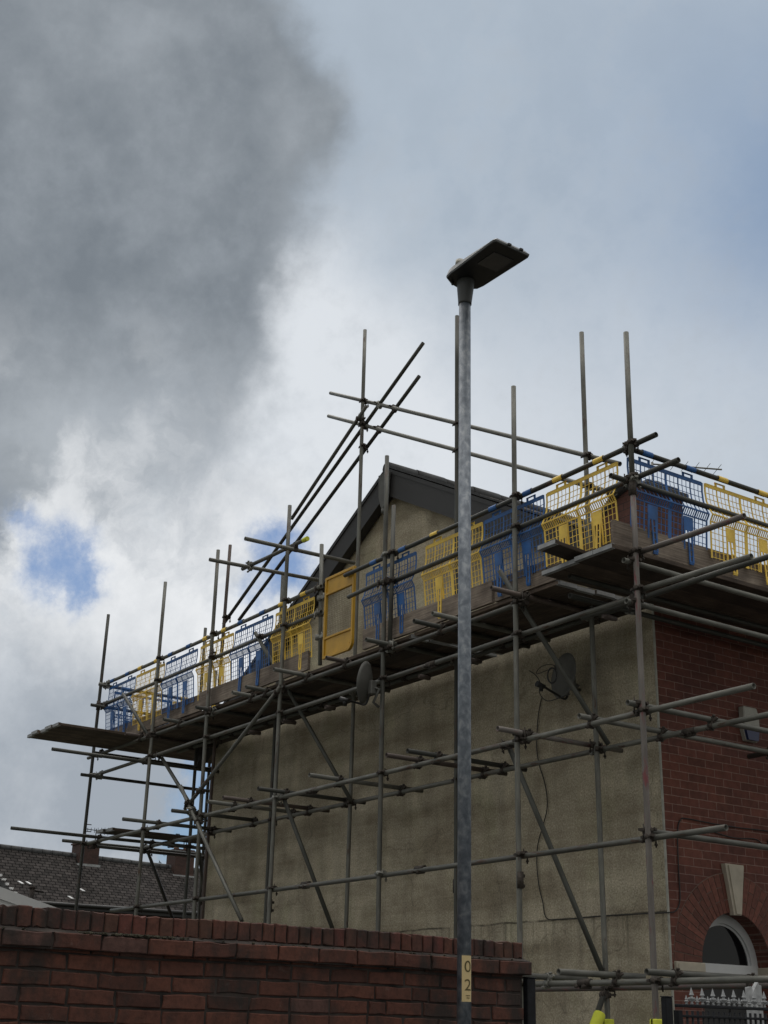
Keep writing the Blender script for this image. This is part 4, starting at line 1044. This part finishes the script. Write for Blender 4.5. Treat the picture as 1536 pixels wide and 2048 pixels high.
def finial(h, w):
    bm = BM(); P = ((0, .010), (.06, .014), (.10, .008), (.2, .010), (.30, .020 * w), (.36, .023 * w), (.42, .012), (.5, .009), (.56, .017 * w), (.64, .013 * w), (1.0, .0012)); prev = None
    for f, r_ in P:
        ring = [bm.verts.new((r_ * .6 * math.cos(2 * math.pi * k / 8), r_ * math.sin(2 * math.pi * k / 8), f * h)) for k in range(8)]
        if prev:
            for k in range(8): bm.faces.new((prev[k], prev[(k + 1) % 8], ring[(k + 1) % 8], ring[k]))
        else: bm.faces.new(ring)
        prev = ring
    bm.faces.new(prev)
    if w > 1:
        for s in (-1, 1): pathtube(bm, [(0, s * .006, h * .22), (0, s * .022, h * .26), (0, s * .027, h * .34), (0, s * .020, h * .38)], .0055, 6)
    return bm
FT, FS = finial(.098, 1.15), finial(.052, .75)
mt_, ms_ = bpy.data.meshes.new('finial'), bpy.data.meshes.new('finial'); FT.to_mesh(mt_); FS.to_mesh(ms_); mt_.materials.append(M_SILVER); ms_.materials.append(M_SILVER)
bb = BM(); cyl(bb, (0, 0, .04), (0, 0, ZR - .036), .008, None, 8); mb_ = bpy.data.meshes.new('bar'); bb.to_mesh(mb_); mb_.materials.append(M_IRON)
for k in range(34):
    y = y0 + dy * k
    for me, yy in ((mt_, y), (ms_, y - dy * .5)):
        if yy < .02 and me is mt_ or yy > 3.15: continue
        o = bpy.data.objects.new('finial', me); COL.objects.link(o); o.parent = rl; o.location = (0, max(yy, .017), ZR)
        o = bpy.data.objects.new('bar', mb_); COL.objects.link(o); o.parent = rl; o.location = (0, max(yy, .05), 0)
bp = thing('broken_post', 'splintered white painted post standing behind the railings', 'post', (2.2, at(1505, 1990, 0, 2.2).y, 0))
bm = BM(); h = at(1505, 1980, 0, 2.2).z
prism(bm, [(0, -.07, 0), (0, .06, 0), (0, .06, h + .03), (0, .035, h + .035), (0, .03, h + .05), (0, .0, h + .02), (0, -.015, h + .0), (0, -.03, h - .03), (0, -.035, h + .02), (0, -.07, h + .015)], (.03, 0, 0)); link('plank', bm, simple('flaking_white_paint', (.38, .39, .40), .6, 0, .3, 25), bp)

# ------------------------------------------------------------------ street lamp
LX, LY = 3.0, -4.612; PR = .0362
lamp = thing('street_lamp', 'slim galvanised street lamp with flat dark LED head standing before the garden wall', 'street lamp', (LX, LY, 0))
bm = BM(); cyl(bm, (0, 0, 0), (0, 0, 1.15), .07, None, 28); cyl(bm, (0, 0, 1.15), (0, 0, 1.22), .07, PR, 28, False); cyl(bm, (0, 0, 1.22), (0, 0, 5.80), PR, PR * .98, 28); link('column', bm, M_POST, lamp)
bm = BM()
prev = None
for z, rx, ry in ((5.745, .041, .041), (5.76, .0415, .0415), (5.85, .052, .050), (5.895, .056, .052), (5.93, .058, .053)):
    ring = [bm.verts.new((rx * math.cos(2 * math.pi * k / 24) + (z - 5.745) * .05, ry * math.sin(2 * math.pi * k / 24), z)) for k in range(24)]
    if prev:
        for k in range(24): f = bm.faces.new((prev[k], prev[(k + 1) % 24], ring[(k + 1) % 24], ring[k])); f.smooth = True
    else: bm.faces.new(ring)
    prev = ring
bm.faces.new(prev); link('spigot', bm, M_LAMP, lamp)
bm = BM()                                                       # head: flat slab, thin at the tip, round at the heel
zb = 5.905
outl = [(-.07, -.05), (-.08, 0), (-.07, .05), (-.02, .112), (.03, .122), (.44, .13), (.46, .122), (.47, -.135), (.45, -.145), (.02, -.128), (-.03, -.118)]
def topz(x): return zb + (.062 - .028 * max(0, (x / .475)))
lo = [bm.verts.new((x, y, zb)) for x, y in outl]; mi = [bm.verts.new((x * 1.004, y * 1.02, zb + .012)) for x, y in outl]; hi = [bm.verts.new((x * .96 + .004, y * .86, topz(x))) for x, y in outl]
bm.faces.new(lo); bm.faces.new(hi); n = len(outl)
for k in range(n):
    q = (k + 1) % n; bm.faces.new((lo[k], lo[q], mi[q], mi[k])); bm.faces.new((mi[k], mi[q], hi[q], hi[k]))
hd = link('lamp_head', bm, M_LAMP, lamp)
bm = BM(); box(bm, (.215, -.075, zb - .006), (.375, .078, zb - .001), 0, .002); link('glass_panel', bm, M_LENS, hd)
bm = BM(); v = [bm.verts.new((x * .97 + .004, y * .95, zb - .0012)) for x, y in outl]; bm.faces.new(v); link('underside', bm, M_BLACK, hd)
bm = BM(); cyl(bm, (.06, -.085, topz(.06) - .004), (.06, -.085, topz(.06) + .032), .03, .026, 16); link('light_sensor', bm, M_CREAM, hd)
for yy in (-.045, .045):
    bm = BM(); box(bm, (.474, yy - .012, zb - .004), (.488, yy + .012, zb + .012), 0, .002); link('catch', bm, M_BLACK, hd)
bm = BM(); cyl(bm, (-.045, -.06, zb - .02), (-.045, -.06, zb), .008, None, 8); link('screw', bm, M_BLACK, hd)
# number plate wrapped on the column: digits 0 over 2 and two lines of small print
pc = at(934, 1959, 0, LX); plz0, plz1 = 1.752, 1.972
def wrap(th, z, r): return Vector((r * math.cos(th), r * math.sin(th), z))
vd = (Vector((CAM.x, CAM.y)) - Vector((LX, LY))); TH0 = math.atan2(vd.y, vd.x)
# plate centre a little right of the facing line; screen right = +angle
tc0 = TH0 + .42; hwid = .74
bm = BM(); prev = None
for k in range(13):
    th = tc0 - hwid + 2 * hwid * k / 12; ring = [bm.verts.new(wrap(th, z, r)) for z, r in ((plz0, PR + .0004), (plz1, PR + .0004), (plz1, PR + .002), (plz0, PR + .002))]
    if prev:
        for i in range(4): bm.faces.new((prev[i], prev[(i + 1) % 4], ring[(i + 1) % 4], ring[i]))
    else: bm.faces.new(ring)
    prev = ring
bm.faces.new(prev); pl = link('number_plate', bm, M_PLATE, lamp)
def digit(ch, zc, size):
    cu = bpy.data.curves.new('digit', 'FONT'); cu.body = ch; cu.size = size; cu.align_x = 'CENTER'; cu.align_y = 'CENTER'
    o = bpy.data.objects.new('tmp', cu); COL.objects.link(o); dg = bpy.context.evaluated_depsgraph_get(); dg.update()
    me = bpy.data.meshes.new_from_object(o.evaluated_get(dg)); bpy.data.objects.remove(o)
    bm = BM(); bm.from_mesh(me); bmesh.ops.subdivide_edges(bm, edges=[e for e in bm.edges if e.calc_length() > .006], cuts=2)
    ys = [v.co.y for v in bm.verts]; cy = (min(ys) + max(ys)) / 2; xs = [v.co.x for v in bm.verts]; cx = (min(xs) + max(xs)) / 2
    for v in bm.verts: v.co = wrap(tc0 + .10 + (v.co.x - cx) / PR, zc + v.co.y - cy, PR + .0032)
    me2 = bpy.data.meshes.new('digit'); bm.to_mesh(me2); bm.free(); me2.materials.append(M_INK)
    q = bpy.data.objects.new('digit', me2); COL.objects.link(q); q.parent = pl
digit('0', 1.920, .078); digit('2', 1.832, .078)
bm = BM()
for zc, hw in ((1.781, .30), (1.770, .22)):
    k = -hw
    while k < hw:
        w = random.uniform(.03, .07); vs = [bm.verts.new(wrap(tc0 + .1 + q, zz, PR + .0032)) for q, zz in ((k, zc - .0022), (k + w, zc - .0022), (k + w, zc + .0022), (k, zc + .0022))]; bm.faces.new(vs); k += w + .018
link('small_print', bm, M_INK, pl)

# ------------------------------------------------------------------ far terrace
ter = thing('terraced_houses', 'row of distant terraced houses with grey slate roof and brick chimneys', 'terraced houses', (0, 0, 0))
Ya, Yb = -30, 60; Xr, Xe = -48.0, -45.4
def rz(y): return 8.51 + (y - 10.49) * (-.0241)
def ez(y): return 6.22 + (y - 11.1) * (.006)
bm = BM(); uvl = bm.loops.layers.uv.new('UVMap'); K = 30
for k in range(K):
    y0_, y1_ = Ya + (Yb - Ya) * k / K, Ya + (Yb - Ya) * (k + 1) / K
    for (xa, fa, xb, fb) in ((Xe, ez, Xr, rz), (2 * Xr - Xe, ez, Xr, rz)):
        vs = [bm.verts.new(p) for p in ((xa, y0_, fa(y0_)), (xa, y1_, fa(y1_)), (xb, y1_, fb(y1_)), (xb, y0_, fb(y0_)))]; f = bm.faces.new(vs)
        for l, uv in zip(f.loops, ((y0_, 0), (y1_, 0), (y1_, 3.5), (y0_, 3.5))): l[uvl].uv = uv
bmesh.ops.remove_doubles(bm, verts=bm.verts[:], dist=1e-4)
rf = link('roof', bm, M_SLATES, ter)
bm = BM(); y = Ya
while y < Yb:
    cyl(bm, (Xr, y, rz(y) - .03), (Xr, y + .44, rz(y + .44) - .03), .13 + random.uniform(0, .012), None, 8); y += .46
link('ridge_tiles', bm, M_SLATE_PLAIN, rf)
bm = BM(); box(bm, (2 * Xr - Xe + .3, Ya, 0), (Xe - .3, Yb, 6.0)); link('wall', bm, M_TBRICK, ter)
bm = BM(); cyl(bm, (Xe + .05, Ya, ez(Ya) - .08), (Xe + .05, Yb, ez(Yb) - .08), .08, None, 8); box(bm, (Xe - .3, Ya, 5.98), (Xe - .02, Yb, 6.1)); link('gutter', bm, M_BLACK, ter)
random.seed(5)
for px, py in ((38, 1766), (54, 1767), (138, 1796), (161, 1781)):
    d = dirpx(px, py); lo_, hi_ = 40, 80
    for _ in range(40):
        m_ = (lo_ + hi_) / 2; P = CAM + d * m_; zr = ez(P.y) + (rz(P.y) - ez(P.y)) * (Xe - P.x) / (Xe - Xr)
        if P.z > zr: lo_ = m_
        else: hi_ = m_
    P = CAM + d * lo_; bm = BM(); prism(bm, [(P.x + .06, P.y + .08, P.z - .04), (P.x + .06, P.y + .19, P.z - .04), (P.x - .1, P.y + .06, P.z + .06), (P.x - .1, P.y - .05, P.z + .06)], (0.015, 0, .03))
    link('slipped_slate', bm, M_WHITE, rf)
bm = BM()
def stack(y0, y1, zt, pots):
    bm = BM(); zb_ = rz((y0 + y1) / 2) - 1.2; box(bm, (Xr - .45, y0, zb_), (Xr + .45, y1, zt - .12)); box(bm, (Xr - .5, y0 - .05, zt - .1195), (Xr + .5, y1 + .05, zt - .05)); box(bm, (Xr - .45, y0, zt - .0495), (Xr + .45, y1, zt))
    c = link('chimney', bm, M_TBRICK, ter); bm = BM()
    for k in range(pots):
        yy = y0 + (y1 - y0) * (k + .5) / pots; cyl(bm, (Xr, yy, zt), (Xr, yy, zt + .16), .13, .11, 12)
    link('chimney_pots', bm, M_TERRA, c)
    bm = BM(); box(bm, (Xr + .452, y0 - .08, rz(y0) - .52), (Xr + .52, y1 + .08, rz(y0) - .36)); link('flashing', bm, M_LEAD, c)
stack(13.85, 14.75, 9.02, 0); stack(18.4, 19.35, 9.1, 2); stack(24, 24.9, 9.0, 3); stack(4, 4.9, 9.1, 3)
def aerial(y, z0, h, label):
    bm = BM(); pathtube(bm, [(Xr, y, z0), (Xr, y, z0 + h)], .022, 5); pathtube(bm, [(Xr, y - .5, z0 + h - .05), (Xr, y + .7, z0 + h - .1)], .018, 5)
    for k in range(7): c = y - .4 + k * .16; l_ = .16 + .03 * k; pathtube(bm, [(Xr, c, z0 + h - .07 - l_ / 2), (Xr, c, z0 + h - .07 + l_ / 2)], .012, 4)
    for s in (-1, 1): pathtube(bm, [(Xr, y - .45, z0 + h + .15 * s), (Xr, y - .25, z0 + h + .15 * s)], .02, 4)
    tag(link('television_aerial', bm, M_IRON), label, 'aerial')
aerial(14.7, 8.9, .75, 'spindly television aerial on the left brick chimney of the terrace'); aerial(19.0, 9.2, .45, 'low television aerial on the right brick chimney of the terrace')
# ridge bush behind the right chimney
random.seed(3); bm = BM()
for k in range(260):
    c = Vector((-52, 20.5, 8.2)) + Vector((random.gauss(0, .5), random.gauss(0, .45), random.gauss(0, .5))); a = Vector([random.uniform(-1, 1) for _ in range(3)]) * .13; b = Vector([random.uniform(-1, 1) for _ in range(3)]) * .13
    bm.faces.new([bm.verts.new(p) for p in (c, c + a, c + b)])
tr = thing('tree', 'dark treetop showing over the terrace ridge behind the right chimney', 'tree', (-52, 20.5, 0)); o = link('crown', bm, simple('dark_leaves', (.03, .045, .02), .8, 0, .4, 2), tr); o.location = (52, -20.5, 0)
bm = BM(); cyl(bm, (0, 0, -.1), (0, 0, 7.9), .2, .08, 10); link('trunk', bm, M_TERRA, tr)

# lean-to with pale sheet roof beyond the garden wall, lower left
lt = thing('lean_to', 'lean-to outbuilding with a pale sheet roof just above the garden wall', 'outbuilding', (0, 0, 0))
bm = BM(); a, b = at(0, 1778, 0, -6.0), at(92, 1812, 0, -6.0); s_ = (b - a) / (b.y - a.y)
p0, p1 = a - s_ * 1.6, b + s_ * .35
prism(bm, [p0, p1, p1 - Vector((0, 0, .035)), p0 - Vector((0, 0, .035))], (-2.2, 0, 0))
for k in range(12):
    x_ = -6.1 - k * .18; cyl(bm, (x_, p0.y, p0.z + .005), (x_, p1.y, p1.z + .005), .025, None, 6)
link('sheet_roof', bm, M_LEANTO, lt)
bm = BM(); prism(bm, [p0 + Vector((.002, 0, -.036)), p1 + Vector((.002, -.15, -.036)), (-5.998, p1.y - .15, 0), (-5.998, p0.y, 0)], (-.1, 0, 0)); link('wall', bm, M_WHITE, lt)
bm = BM(); prism(bm, [p0 + Vector((.02, 0, .02)), p1 + Vector((.02, 0, .02)), p1 + Vector((.02, 0, -.10)), p0 + Vector((.02, 0, -.10))], (-.018, 0, 0)); link('verge_trim', bm, M_WHITE, lt)
ob = thing('slate_outhouse', 'small slate roofed outhouse with pale broken verge at the left edge', 'outhouse', (0, 0, 0))
a, b = at(0, 1756, 0, -6.6), at(26, 1786, 0, -6.6); s_ = (b - a) / (b.y - a.y); p0, p1 = a - s_ * 1.0, b + s_ * .15
bm = BM(); prism(bm, [p0, p1, p1 - Vector((0, 0, .06)), p0 - Vector((0, 0, .06))], (-3, 0, 0)); link('roof', bm, M_SLATE_PLAIN, ob)
bm = BM()
for k in range(26):
    t_ = k / 26; q = p0 + (p1 - p0) * t_; l_ = random.uniform(.03, .05); box(bm, (-6.62, q.y, q.z - .01 + random.uniform(-.006, .006)), (-6.57, q.y + l_, q.z + .012))
link('pale_verge', bm, M_WHITE, ob)
bm = BM(); prism(bm, [p0 - Vector((.05, 0, .061)), p1 - Vector((.05, .1, .061)), (-6.65, p1.y - .1, 0), (-6.65, p0.y, 0)], (-2.9, 0, 0)); link('wall', bm, M_TBRICK, ob)
bm = BM(); c = at(65, 1800, 0, -9); c2 = at(65, 1773, 0, -9); cyl(bm, (c.x, c.y, 0), (c2.x, c2.y, c2.z), .035, None, 10); cyl(bm, (c2.x, c2.y, c2.z - .03), (c2.x, c2.y, c2.z), .045, None, 10); pathtube(bm, [(c2.x, c2.y, c2.z - .05), (c2.x, c2.y + .16, c2.z - .06)], .012)
tag(link('vent_pipe', bm, M_MORTAR), 'thin dark vent pipe rising in front of the terrace slates', 'pipe')
# aerial on the chimney stack of the house
bm = BM(); p = at(1306, 960, 1, .75); pathtube(bm, [(p.x, p.y, 6.85), (p.x, p.y, 7.35)], .014, 6)
q = at(1306, 921, 1, .75); pathtube(bm, [(p.x, p.y, 7.33), (p.x + .3, p.y + .75, 7.36)], .009, 6)
for k in range(7): c = Vector((p.x + .3 * k / 6.5, p.y + .75 * k / 6.5, 7.345)); e = Vector((.93, -.37, 0)) * (.07 + .008 * k); pathtube(bm, [c - e + Vector((0, 0, -.02)), c + e + Vector((0, 0, .02))], .003, 5)
tag(link('television_aerial', bm, M_CLAMPG), 'television aerial on a pale mast beside the house chimney stack behind the blue guard', 'aerial')
